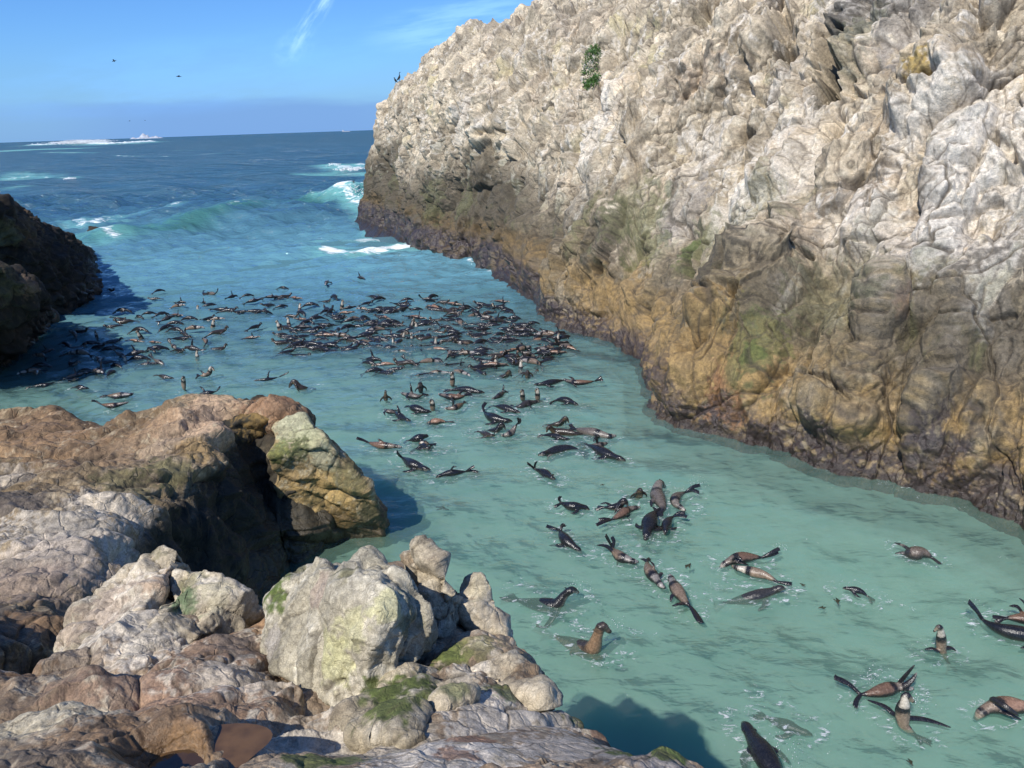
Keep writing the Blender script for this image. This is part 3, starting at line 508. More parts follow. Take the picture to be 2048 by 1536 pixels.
# ------------------------------------------------------------------ WATER
def water_mat(name, layer=0):
    m = bpy.data.materials.new(name); m.use_nodes = True; nt = m.node_tree; nt.nodes.clear()
    out = N(nt, 'ShaderNodeOutputMaterial')
    geo = N(nt, 'ShaderNodeNewGeometry'); ac = N(nt, 'ShaderNodeAttribute', attribute_name='Col'); fo = N(nt, 'ShaderNodeAttribute', attribute_name='Foam'); cl = N(nt, 'ShaderNodeAttribute', attribute_name='Clear')
    sepp = N(nt, 'ShaderNodeSeparateXYZ'); nt.links.new(geo.outputs['Position'], sepp.inputs[0])
    if layer:
        df = N(nt, 'ShaderNodeBsdfDiffuse'); nt.links.new(ac.outputs['Color'], df.inputs[0])
        if layer == 1:
            tr = N(nt, 'ShaderNodeBsdfTransparent'); mx = N(nt, 'ShaderNodeMixShader'); mx.inputs[0].default_value = 0.5
            nt.links.new(tr.outputs[0], mx.inputs[1]); nt.links.new(df.outputs[0], mx.inputs[2]); nt.links.new(mx.outputs[0], out.inputs[0])
        else:
            pb = N(nt, 'ShaderNodeBsdfPrincipled'); nt.links.new(ac.outputs['Color'], pb.inputs['Base Color']); pb.inputs['Roughness'].default_value = 1; pb.inputs['Specular IOR Level'].default_value = 0; pb.inputs['Subsurface Weight'].default_value = 1; pb.inputs['Subsurface Radius'].default_value = (0.7, 1.2, 1.1); pb.inputs['Subsurface Scale'].default_value = 3.0; nt.links.new(pb.outputs[0], out.inputs[0])
        return m
    def noise(scale, sx, sy, det, rough, dist=0.0, rot=0.0):
        mp = N(nt, 'ShaderNodeMapping'); mp.inputs['Scale'].default_value = (sx, sy, 1); mp.inputs['Rotation'].default_value = (0, 0, rot); nt.links.new(geo.outputs['Position'], mp.inputs[0])
        n = N(nt, 'ShaderNodeTexNoise', i_Scale=scale, i_Detail=det, i_Roughness=rough, i_Distortion=dist); nt.links.new(mp.outputs[0], n.inputs['Vector']); return n.outputs[0]
    a = noise(2.2, 0.7, 1.3, 4, 0.5, 0.6, 0.5); b = noise(7.0, 0.8, 1.2, 3, 0.5, 0.4, -0.4); d = noise(0.5, 0.6, 1.3, 4, 0.55, 0.3, 0.1); e1 = noise(0.10, 0.5, 1.5, 5, 0.6, 0.3, 0.1); e2 = noise(0.02, 0.5, 1.6, 6, 0.65, 0.2, 0.0)
    ydist = MR(nt, sepp.outputs[1], 12, 60); far2 = MR(nt, sepp.outputs[1], 60, 400)
    a = MA(nt, 'SUBTRACT', 1.0, MA(nt, 'ABSOLUTE', MA(nt, 'MULTIPLY_ADD', a, 2.0, -1.0)))
    h = MA(nt, 'ADD', MA(nt, 'MULTIPLY', a, MA(nt, 'ADD', 0.016, MA(nt, 'MULTIPLY', ydist, 0.12))), MA(nt, 'MULTIPLY', b, 0.007))
    h = MA(nt, 'ADD', h, MA(nt, 'MULTIPLY', d, MA(nt, 'ADD', MA(nt, 'MULTIPLY', ydist, 0.60), MA(nt, 'MULTIPLY', far2, 0.8))))
    h = MA(nt, 'ADD', h, MA(nt, 'ADD', MA(nt, 'MULTIPLY', e1, MR(nt, sepp.outputs[1], 50, 150, 0.0, 10.0)), MA(nt, 'MULTIPLY', e2, MR(nt, sepp.outputs[1], 200, 800, 0.0, 45.0))))
    bp = N(nt, 'ShaderNodeBump', i_Strength=1.0, i_Distance=1.0, i_Height=h)
    fr = N(nt, 'ShaderNodeFresnel'); fr.inputs[0].default_value = 1.33; nt.links.new(bp.outputs[0], fr.inputs['Normal'])
    gl = N(nt, 'ShaderNodeBsdfGlossy'); gl.inputs['Roughness'].default_value = 0.06; nt.links.new(bp.outputs[0], gl.inputs['Normal']); nt.links.new(MR(nt, sepp.outputs[1], 20, 300, 0.05, 0.16), gl.inputs['Roughness'])
    df = N(nt, 'ShaderNodeBsdfDiffuse')
    # streaks of silt in the lagoon
    silt = noise(0.55, 0.5, 1.6, 5, 0.6, 1.2, -0.35); silt2 = MR(nt, silt, 0.5, 0.72)
    nearf = MR(nt, sepp.outputs[1], 14, 30, 1.0, 0.0)
    cc = MIX(nt, MA(nt, 'MULTIPLY', MA(nt, 'MULTIPLY', silt2, nearf), 0.08), ac.outputs['Color'], (0.15, 0.25, 0.17, 1))
    mott = noise(1.1, 0.6, 1.4, 6, 0.6, 0.8, 0.3); cc = MIX(nt, 1.0, cc, MIX(nt, MR(nt, mott, 0.3, 0.7), (0.95, 0.95, 0.96, 1), (1.05, 1.05, 1.04, 1)), 'MULTIPLY')
    nt.links.new(cc, df.inputs[0]); bp2 = N(nt, 'ShaderNodeBump', i_Strength=0.3, i_Distance=1.0, i_Height=h); nt.links.new(bp2.outputs[0], df.inputs['Normal'])   # light welling up out of the silt follows the ripples only a little
    tr = N(nt, 'ShaderNodeBsdfTransparent'); body = N(nt, 'ShaderNodeMixShader'); nt.links.new(MA(nt, 'SUBTRACT', 1.0, MA(nt, 'MULTIPLY', cl.outputs['Fac'], 0.72)), body.inputs[0])
    nt.links.new(tr.outputs[0], body.inputs[1]); nt.links.new(df.outputs[0], body.inputs[2])
    mx = N(nt, 'ShaderNodeMixShader'); nt.links.new(fr.outputs[0], mx.inputs[0]); nt.links.new(body.outputs[0], mx.inputs[1]); nt.links.new(gl.outputs[0], mx.inputs[2])
    # foam: broken up by fine noise
    fn = noise(1.6, 0.5, 1.5, 9, 0.72, 0.8, 0.1); fnn = noise(9.0, 0.7, 1.3, 6, 0.7, 0.8, 0.1); fn2 = noise(14, 1, 1, 4, 0.6)
    kn = MR(nt, sepp.outputs[1], 16, 34); fn = MA(nt, 'ADD', MA(nt, 'MULTIPLY', fn, kn), MA(nt, 'MULTIPLY', fnn, MA(nt, 'SUBTRACT', 1.0, kn)))
    fm = MR(nt, MA(nt, 'ADD', MA(nt, 'MULTIPLY', fo.outputs['Fac'], 1.25), MA(nt, 'MULTIPLY', MA(nt, 'SUBTRACT', fn, 0.56), 4.2)), 0.45, 1.05)
    fm = MA(nt, 'MULTIPLY', fm, MR(nt, fo.outputs['Fac'], 0.02, 0.2))
    # small flecks of foam on the near water
    fl = N(nt, 'ShaderNodeTexVoronoi', feature='DISTANCE_TO_EDGE', i_Scale=5.5); wv = noise(1.6, 1, 1, 3, 0.5)
    dv = N(nt, 'ShaderNodeTexNoise', i_Scale=3.0, i_Detail=3.0); nt.links.new(geo.outputs['Position'], dv.inputs['Vector'])
    vm = N(nt, 'ShaderNodeVectorMath', operation='MULTIPLY_ADD'); nt.links.new(dv.outputs['Color'], vm.inputs[0]); vm.inputs[1].default_value = (0.5, 0.5, 0.5); nt.links.new(geo.outputs['Position'], vm.inputs[2]); nt.links.new(vm.outputs[0], fl.inputs['Vector'])
    fleck = MA(nt, 'MULTIPLY', MR(nt, fl.outputs['Distance'], 0.0, 0.045, 1.0, 0.0), MR(nt, wv, 0.66, 0.74))
    fleck = MA(nt, 'MULTIPLY', fleck, MR(nt, fn2, 0.45, 0.6))
    fm = MA(nt, 'MAXIMUM', fm, MA(nt, 'MULTIPLY', fleck, MR(nt, sepp.outputs[1], 16, 40, 0.85, 0.0)))
    fw = N(nt, 'ShaderNodeBsdfDiffuse'); fw.inputs[0].default_value = (0.80, 0.84, 0.84, 1)
    fb = N(nt, 'ShaderNodeBump', i_Strength=0.8, i_Distance=0.3, i_Height=fn); nt.links.new(fb.outputs[0], fw.inputs['Normal'])
    fx = N(nt, 'ShaderNodeMixShader'); nt.links.new(fm, fx.inputs[0]); nt.links.new(mx.outputs[0], fx.inputs[1]); nt.links.new(fw.outputs[0], fx.inputs[2])
    nt.links.new(fx.outputs[0], out.inputs[0]); return m
rng = np.random.default_rng(7)
WAVES = []
for lam, amp, n in ((0.38, 0.0045, 9), (0.75, 0.010, 9), (1.5, 0.021, 9), (3.2, 0.050, 8), (7, 0.085, 7), (16, 0.16, 6), (38, 0.28, 5)):
    for _ in range(n):
        l = lam*rng.uniform(0.75, 1.35); th = rng.normal(-1.35, 0.75); WAVES.append((l, amp*rng.uniform(0.6, 1.2), th, rng.uniform(0, 6.283), rng.uniform(0.03, 0.12)/l, rng.uniform(0, 6.283)))
def wave_h(x, y, dist, step):
    sea = sst(y, 34, 90)                                      # open sea is rougher than the cove
    z = np.zeros_like(x)
    for l, a, th, ph, ml, mp in WAVES:
        k = 6.2832/l; s_ = k*(x*math.cos(th)+y*math.sin(th))+ph+1.5*np.sin(ml*6.28*(x*math.sin(th)-y*math.cos(th))+mp)
        w_ = np.sin(s_); w_ = 1-2*np.abs(np.sin(s_/2+0.3)) if l < 6 else w_
        nr_ = sst(y, 12, 40); loc = (0.30+0.50*nr_+0.45*sea) if l < 2 else ((0.16+.50*nr_+1.1*sea) if l < 5 else (0.12+1.15*sea))
        z = z+a*w_*loc*np.clip((l/step-2.5)/3, 0, 1)
    return z
swell_ln = np.array([PZ(x, y, 0.5)[:2] for x, y in ((200, 462), (330, 447), (430, 428), (540, 412), (640, 403), (735, 398))])
def fdist(pts, X, Y): return seg_dist(np.stack([X, Y], 1), np.array([PZ(x, y, 0)[:2] for x, y in pts]))
def water():
    na, nr = 1100, 1500
    az = np.linspace(R(-52), R(52), na); r = np.concatenate([np.geomspace(2.5, 130, 1250), np.geomspace(132, 30000, 250)])
    X = (np.sin(az)[:, None]*r).ravel(); Y = (np.cos(az)[:, None]*r).ravel(); D = np.tile(r, na)
    stepr = np.gradient(r); step = np.tile(np.maximum(stepr, r*(az[1]-az[0])), na)
    z = wave_h(X, Y, D, step)
    # the swell coming into the mouth of the cove
    P = np.stack([X, Y], 1); n3 = np.stack([X, Y, np.zeros_like(X)], 1)
    sdist = seg_dist(P, swell_ln); side = Y-np.interp(X, swell_ln[:, 0], swell_ln[:, 1])
    sw = np.where(side > 0, np.exp(-(sdist/3.2)**2), np.exp(-(sdist/1.9)**2)); z += sw*0.8
    z2 = fbm(n3, 0.35, 3, seed=5)
    # colour
    n = fbm(n3, 0.08, 4, seed=11); nb = fbm(n3*np.array([1, 2.2, 1]), 0.35, 3, seed=12)
    lag = 1-sst(Y+n*6+X*0.15, 30, 78)
    deep = np.array([0.035, 0.098, 0.152]); mid = np.array([0.105, 0.25, 0.31]); tur = np.array([0.190, 0.335, 0.28])
    c = np.tile(deep, (len(X), 1)); c = mixc(c, 1-sst(Y+n*8, 45, 95), mid); c = mixc(c, (1-sst(Y+n*3, 11, 40)), tur)
    c = mixc(c, np.clip(sw*1.2, 0, 1)*0.65, (0.045, 0.160, 0.13))
    dc = inland(P[:, :2], coast) if False else None
    c = mixc(c, (1-sst(Y+n*2, 9, 18))*.8, (0.192, 0.322, 0.222))
    c = c*(1+0.08*nb[:, None])
    foam = np.zeros(len(X))
    def F(pts, wd, am, bleed=3.0, tint=0.8, st=4.0):
        nonlocal foam, c, z
        L = np.array([PZ(x, y, 0)[:2] for x, y in pts]); m = np.abs(X-L[:, 0].mean()) < np.ptp(L[:, 0])/2+wd*bleed*3
        idx = np.where(m & (np.abs(Y-L[:, 1].mean()) < np.ptp(L[:, 1])/2+wd*bleed*3+5))[0]
        d = seg_dist(P[idx], L)*(1+0.45*z2[idx]); foam[idx] = np.maximum(foam[idx], am*(1-sst(d, 0.2*wd, wd)))
        c[idx] = mixc(c[idx], (1-sst(d, wd*0.5, wd*bleed))*tint, (0.16, 0.40, 0.38)); return idx, d
    # breaking reef far left, rises as real white water
    i, d = F([(60, 291), (110, 290), (160, 288), (230, 289), (298, 284)], 26, 1.0, 2.2, .6); z[i] += 3.2*(1-sst(d, 0, 24))*(0.8+0.5*z2[i])
    i, d = F([(100, 287), (150, 284), (200, 285)], 20, 1.0, 1.5, .5); z[i] += 5.0*(1-sst(d, 0, 18))*(0.7+0.7*z2[i])
    F([(0, 303), (60, 299), (150, 297)], 9, .45, 4, .9); F([(100, 305), (180, 306)], 3.5, .6, 3, .5); F([(230, 312), (340, 314), (440, 309)], 2.2, .85, 1.5, .3)
    F([(0, 337), (20, 335), (45, 333)], 1.6, 1.0, 3, .8); F([(0, 357), (30, 353), (90, 352)], 1.6, .6, 3, .7); F([(125, 358), (142, 359), (155, 357)], 1.0, .8, 2.5, .6)
    F([(20, 378), (60, 372)], 1.0, .55, 3, .6); F([(300, 302), (420, 300)], 2.0, .4, 2, .3); F([(560, 302), (640, 299), (740, 297)], 1.6, .6, 1.5, .2); F([(345, 400), (350, 400)], .6, .3, 2, .4)
    i, d = F([(660, 340), (690, 342), (735, 337)], 1.6, 1.0, 3.5, .9); z[i] += .3*(1-sst(d, 0, 1.5))
    F([(610, 349), (640, 348), (730, 346)], 1.5, .6, 3, .9)
    i, d = F([(680, 408), (705, 406), (738, 403)], 1.5, 1.1, 2.5, .8); z[i] += .3*(1-sst(d, 0, 1.6))
    F([(650, 402), (690, 410), (740, 418)], 1.2, .75, 2.5, .7); F([(715, 425), (740, 440), (790, 470), (830, 498)], .8, .65, 2, .6)
    F([(625, 464), (660, 466), (720, 467), (785, 458)], 1.3, 1.05, 2.4, .7); F([(655, 497), (700, 503), (760, 497), (820, 489)], 1.3, 1.05, 2.2, .7); F([(670, 510), (760, 508)], .6, .5, 2, .5)
    F([(140, 450), (175, 455), (225, 445)], 1.4, .8, 2.0, .4); F([(160, 466), (200, 470), (230, 474)], 1.0, .8, 2.0, .4); F([(210, 440), (280, 433), (360, 424)], .8, .5, 2.0, .3)
    F([(178, 522), (186, 519)], .5, .9, 2, .5); F([(235, 600), (275, 598)], .35, .45, 2, .3)
    # lace of foam along the foot of the cliff
    df = seg_dist(P, foot); foam = np.maximum(foam, (1-sst(df, 0.05, 0.55))*np.where(Y > 34, .70, .46)*sst(z2, -0.3, 0.5))
    for q in S:
        o = np.array([PZ(*k)[:2] for k in q[4]]); m = np.where((np.abs(X-o[:, 0].mean()) < 1.6) & (np.abs(Y-o[:, 1].mean()) < 1.6))[0]
        dd = seg_dist(P[m], o)*(1+.5*z2[m]); foam[m] = np.maximum(foam[m], .50*(1-sst(np.abs(dd-.22), .02, .30)))
    for q in ([(1108, 1258), (1130, 1264)], [(1150, 1245), (1185, 1262)], [(1262, 1258), (1310, 1262)], [(1100, 1185), (1112, 1200)], [(1160, 1170), (1178, 1188)], [(1380, 962), (1400, 968)], [(1725, 1360), (1780, 1350)], [(1550, 1470), (1572, 1492)], [(1600, 1500), (1625, 1515)], [(1825, 1420), (1850, 1428)], [(1750, 1320), (1780, 1340)], [(1500, 1160), (1510, 1166)]): F(q, .10, .50, 1.6, .10)
    m = (Y > 55) & (Y < 900); tz = np.percentile(z[m], 98.0); foam[m] = np.maximum(foam[m], .52*sst(z[m]+.1*z2[m], tz, tz+.25))
    clear = 1-sst(Y, 26, 48)
    V = np.stack([X, Y, z], 1)
    me = make_mesh('water', V, grid_faces(na, nr), {'Col': np.clip(c, 0, 1), 'Foam': foam, 'Clear': clear})
    link('water', me, water_mat('sea_surface'), kind='structure')
    # murk below the surface: two veils of suspended silt in the cove, over a silty bed
    for k, dz in ((1, -0.24), (2, -0.75)):
        u = np.linspace(R(-52), R(52), 60); q = np.geomspace(3, 62, 80)
        x = (np.sin(u)[:, None]*q).ravel(); y = (np.cos(u)[:, None]*q).ravel(); c2 = np.tile(tur*1.35, (len(x), 1)); yy = np.stack([x, y, 0*x], 1)
        c2 = mixc(c2, sst(y, 14, 44)*0.9, mid); me = make_mesh('water', np.stack([x, y, dz+0*x], 1), grid_faces(60, 80), {'Col': c2})
        link('murky_water' if k == 1 else 'silty_bed', me, water_mat('murk%d' % k, k), kind='structure')
water()
# ------------------------------------------------------------------ NEAR ROCKS
def rock_color(V, seed, pal, spots, wetz=None, rmul=3.0, tol=60, bed=(0.8, 0.55)):
    """pal: base, second, pale, dark colours. spots: (px, py, radius m, amount, colour)"""
    n1 = fbm(V, 1.1, 4, seed=seed); n2 = fbm(V, 4.5, 4, 0.6, seed=seed+1); n4 = fbm(V, 17, 3, 0.6, seed=seed+2)
    c = np.tile(np.array(pal[0], np.float32), (len(V), 1))
    c = mixc(c, sst(n1, -0.2, 0.6)*0.85, pal[1]); c = mixc(c, sst(n2+0.4*n4, 0.0, 0.75)*0.8, pal[2]); c = mixc(c, sst(-n2+n1*0.3+0.3*n4, 0.2, 0.75)*0.65, pal[3])
    px, py = proj(V); rr = np.hypot(V[:, 0], V[:, 1])
    for s in spots:
        x, y, rad, am, cc = s
        dd = np.hypot(px-x, py-y); k = np.argmin(dd+rr*rmul)
        if dd[k] > tol: continue
        b = np.linalg.norm(V-V[k], axis=1)/rad + 0.55*n2+0.6*n4
        c = mixc(c, am*(1-sst(b, 0.65, 1.08)), cc)
    return c*(1+0.14*n4[:, None]), n1, n2, n4
WHITE = (0.52, 0.455, 0.36); CREAM = (0.44, 0.39, 0.27); PINK = (0.30, 0.22, 0.16); BROWN = (0.18, 0.108, 0.056); RUST = (0.23, 0.14, 0.07); TAN = (0.36, 0.27, 0.18); DK = (0.10, 0.082, 0.066)
MOSS = (0.085, 0.115, 0.022); OLIVE = (0.15, 0.14, 0.06); GOLD = (0.30, 0.19, 0.06); YEL = (0.50, 0.47, 0.25); GREY = (0.30, 0.27, 0.245)
def rbf(P, Zv, Q, lam=0.02):
    def ph(d2): return 0.5*d2*np.log(d2+1e-9)
    n = len(P); K = ph(((P[:, None]-P[None])**2).sum(2))+lam*np.eye(n); A = np.zeros((n+3, n+3)); A[:n, :n] = K
    A[:n, n] = 1; A[:n, n+1:] = P; A[n, :n] = 1; A[n+1:, :n] = P.T
    w_ = np.linalg.solve(A, np.concatenate([Zv, [0, 0, 0]])); out = np.full(len(Q), w_[n])+Q@w_[n+1:]
    for k in range(n): out += w_[k]*ph(((Q-P[k])**2).sum(1))
    return out
def inside(P, poly):
    d = seg_dist(P, np.vstack([poly, poly[:1]])); x, y = P[:, 0], P[:, 1]; ins = np.zeros(len(P), bool); j = len(poly)-1
    for i in range(len(poly)):
        xi, yi = poly[i]; xj, yj = poly[j]
        if yi != yj: ins ^= ((yi > y) != (yj > y)) & (x < (xj-xi)*(y-yi)/(yj-yi)+xi)
        j = i
    return np.where(ins, d, -d)
BENCH = [(0,802,2.6),(200,830,2.5),(330,800,2.75),(430,782,2.85),(560,786,2.8),(480,835,2.95),(380,930,3.0),(200,900,2.9),(0,900,2.8),(0,1000,3.1),(200,1000,3.15),(270,1010,3.15),(230,1110,3.5),(0,1120,3.7),(100,1190,3.9),(0,1250,4.2),(200,1160,3.7)]
LEDGE = [(340,1110,4.75),(180,1200,4.65),(440,1200,4.75),(60,1340,4.9),(250,1340,5.0),(480,1260,4.8),(0,1450,5.35),(200,1536,5.9),(350,1480,5.65),(500,1536,6.0),(540,1200,4.6),(430,1330,5.15),(620,1430,4.95),(700,1440,4.95),(560,1340,4.8),(700,1110,4.55),(850,1120,4.75),(900,1180,4.85),(980,1200,4.7),(1040,1290,4.7),(900,1270,4.9),(850,1380,5.2),(1000,1380,5.1),(1110,1390,5.05),(900,1480,5.65),(1100,1480,5.45),(1250,1500,5.35),(1350,1536,5.25),(1000,1536,5.85),(700,1510,5.5),(0,1536,5.9)]
def shelf(name, ctrl, poly_px, extra, az0, az1, r0, r1, na, nr, wall, fn, seed, spots, pal, beds, amp, wetz, pools=(), smooth_=()):
    C = np.array([PZ(*q) for q in ctrl]); az = np.linspace(az0, az1, na); poly = np.vstack([np.array([PZ(*q)[:2] for q in poly_px]), np.array(extra)])
    def base(r):
        X = (np.sin(az)[:, None]*r).ravel(); Y = (np.cos(az)[:, None]*r).ravel(); P = np.stack([X, Y], 1)
        z = rbf(C[:, :2], C[:, 2], P); z = np.clip(z, C[:, 2].min()-0.5, C[:, 2].max()+0.5); P3 = np.stack([X, Y, 0*X], 1)
        d = inside(P, poly)+fbm(P3, 1.3/amp**0.5, 3, 0.6, seed=seed)*0.16*amp**0.5; edge = np.clip(d, -3, 3)
        return X, Y, np.maximum(z+np.where(edge < 0, edge*wall, 0)-0.25*amp*(1-np.clip(d/(0.4*amp), 0, 1))**2, -1.5), d
    n0 = 300; r0_ = np.tile(np.geomspace(r0, r1, n0), (na, 1)); z0_ = base(r0_)[2].reshape(na, n0)
    el = (z0_-CAMH)/r0_; hid = np.where(el < np.maximum.accumulate(el, 1)-0.02, .35, 1.0)*np.where(z0_ < -.6, .06, 1)
    dl = np.hypot(np.diff(r0_, axis=1), np.diff(z0_, axis=1))/r0_[:, 1:]*hid[:, 1:]; cum = np.concatenate([np.zeros((na, 1)), np.cumsum(dl, 1)], 1)
    ker = np.ones(25)/25; cp_ = np.pad(cum, ((12, 12), (0, 0)), mode='edge'); cum = np.stack([np.convolve(cp_[:, k], ker, 'valid') for k in range(n0)], 1)
    r = np.stack([np.interp(np.linspace(0, cum[k, -1], nr), cum[k], r0_[k]) for k in range(na)])
    X, Y, z, d = base(r)
    V = np.stack([X, Y, z], 1); nrm = grid_normals(V, na, nr); nrm *= np.sign(nrm[:, 2:3]+1e-6)
    G = nrm.reshape(na, nr, 3)
    for _ in range(2):
        for ax in (0, 1): G = (np.roll(G, 5, ax)+G+np.roll(G, -5, ax))/3
    nrm = G.reshape(-1, 3); nrm /= np.linalg.norm(nrm, axis=1, keepdims=True)
    keep = z > -1.4; disp, r2, ck = fn(V, seed, beds, amp); 
    for (x, y, zz_, rad) in smooth_: pc = PZ(x, y, zz_)[:2]; disp = disp*(1-.5*(1-sst(np.hypot(V[:, 0]-pc[0], V[:, 1]-pc[1])/rad, .6, 1.2)))
    disp = soften(disp, na, nr, (1,))*.62
    V2 = V+nrm*disp[:, None]
    sel = np.linalg.norm(V, axis=1) > -1
    c, n1, n2, n4 = rock_color(V2, seed+40, pal, spots); c = mixc(c*(0.70+0.55*r2[:, None]), ck*.75, (.05, .037, .024)); c = mixc(c, (1-sst(d+.10*n2, -.04, .16))*.93, (0.018, 0.017, 0.012))     # shade painted into the colour: brown in cracks, black on steep walls
    wet = np.clip(sst(-n1-0.2*n2, 0.1, 0.8)*0.5, 0, 1)
    if wetz: m = 1-sst(V2[:, 2]+0.5*n1, 0.2, wetz); c = mixc(c, m*0.85, (0.07, 0.055, 0.03)); wet = np.maximum(wet, m)
    for (x, y, zz, rad) in pools:                          # basins worn into the rock, water laid in them later
        pc = PZ(x, y, zz)[:2]; dd = np.hypot(V2[:, 0]-pc[0], V2[:, 1]-pc[1])/rad*(1+0.25*n1); V2[:, 2] = np.where(dd < 1.2, V2[:, 2]-0.18*(1-sst(dd, 0.3, 1.15)), V2[:, 2]); wet = np.maximum(wet, 1-sst(dd, 0.9, 1.4))
        c = mixc(c, 0.8*(1-sst(dd, 0.9, 1.25)), (0.19, 0.11, 0.05))
    me = make_mesh(name, V2, grid_faces(na, nr), {'Col': np.clip(c, 0.01, 0.8), 'Wet': wet})
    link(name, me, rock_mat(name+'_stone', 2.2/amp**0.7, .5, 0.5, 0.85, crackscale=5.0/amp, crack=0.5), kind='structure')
    return V2
def rock_relief(V, seed, beds, amp, ang=0.5):
    Q = V@beds.T; w_ = np.stack([fbm(V, 1.2/amp, 3, seed=seed+k) for k in (1, 2, 3)], 1)*.7
    Q = (Q*np.array([0.45, 1.0, 1.0])+w_*0.22*amp).astype(np.float32)
    F1, F2, r, o = worley(Q*1.5/amp, seed+5); e = F2-F1
    lump = -0.55*F1*F1-0.34*(1-sst(e, 0, 0.10))+(r[:, 0]-0.5)*0.20+((r-0.5)*o).sum(1)*0.9
    a2, r2, e2 = facets(Q*np.array([0.8, 1, 1]), 4.2/amp, seed+6, 1.3, 0.6, 0.15, 0.08, -1)
    a3, r3, e3 = facets(V+w_*0.03, 12/amp, seed+7, 1.2, 0.6, 0.15, 0.1)
    n = fbm(V, 1.0/amp, 5, 0.5, seed=seed+8)*0.16 + fbm(V, 9/amp, 4, 0.65, seed=seed+9)*0.014 + fbm(Q*np.array([0.3, 1.6, 1.6]), 2.2/amp, 4, 0.6, seed=seed+10, ridge=True)*0.025
    a1, r1, e1 = facets(Q*np.array([.8, 1, 1]), 1.9/amp, seed+15, 1.3, .6, .16, .06)
    ck = np.maximum((1-sst(e1+.03*n, 0, .07)), (1-sst(e2, 0, .09))*.7)  # mask where crack shade is painted dark
    return (lump*0.16*(1-.85*ang)+a1*(.10+.16*ang)+a2*(0.05+.06*ang)+a3*0.022+n)*amp, 0.4*r1[:, 1]+0.6*r2[:, 2], ck
a_ = math.atan2(0.55, 0.85); BEDS = np.array([[0.78, 0.55, -0.30], [-0.55, 0.83, 0.1], [0.3, 0.09, 0.95]])
BEDS = np.linalg.qr(BEDS.T)[0].T
shelf('rock_bench', BENCH, [(-300,790,2.6),(0,797,2.5),(120,806,2.5),(205,828,2.4),(215,832,2.4),(260,815,2.6),(330,797,2.7),(430,779,2.8),(560,779,2.8),(597,800,2.8),(610,822,2.8),(560,835,2.85),(495,830,2.9),(470,850,2.95),(440,890,3.0),(390,930,3.0),(330,960,3.1),(275,1010,3.15),(262,1060,3.3),(255,1110,3.5),(180,1180,3.8),(100,1260,4.0),(60,1320,4.2)],
      [(-6, 3.6), (-16, 6), (-16, 16)], R(-66), R(-10), 4.5, 18.5, 950, 1150, 5.0, rock_relief, 301,
      [(430, 820, .8, .85, (0.48, 0.33, 0.20)), (380, 850, 1.0, .7, (0.45, 0.31, 0.20)), (100, 850, 1.6, .8, BROWN), (300, 850, .8, .6, RUST), (200, 920, 1.3, .8, (0.215, 0.14, 0.08)), (60, 880, 1.2, .7, RUST), (350, 900, .7, .6, TAN), (560, 800, .9, .7, (0.28, 0.15, 0.08)),
       (150, 1060, 1.0, .8, WHITE), (100, 1120, .9, .7, (0.46, 0.38, 0.30)), (220, 1020, .7, .7, WHITE), (40, 1180, .6, .7, PINK), (340, 935, .5, .75, OLIVE), (250, 975, .5, .6, OLIVE), (390, 900, .4, .6, GOLD), (10, 950, .5, .5, WHITE), (30, 1240, .5, .9, DK), (90, 1250, .4, .8, BROWN), (20, 1000, .6, .8, DK)],
      ((0.195, 0.137, 0.072), (0.285, 0.208, 0.118), (0.40, 0.32, 0.21), (0.085, 0.055, 0.035)), BEDS, 2.0, 1.5)
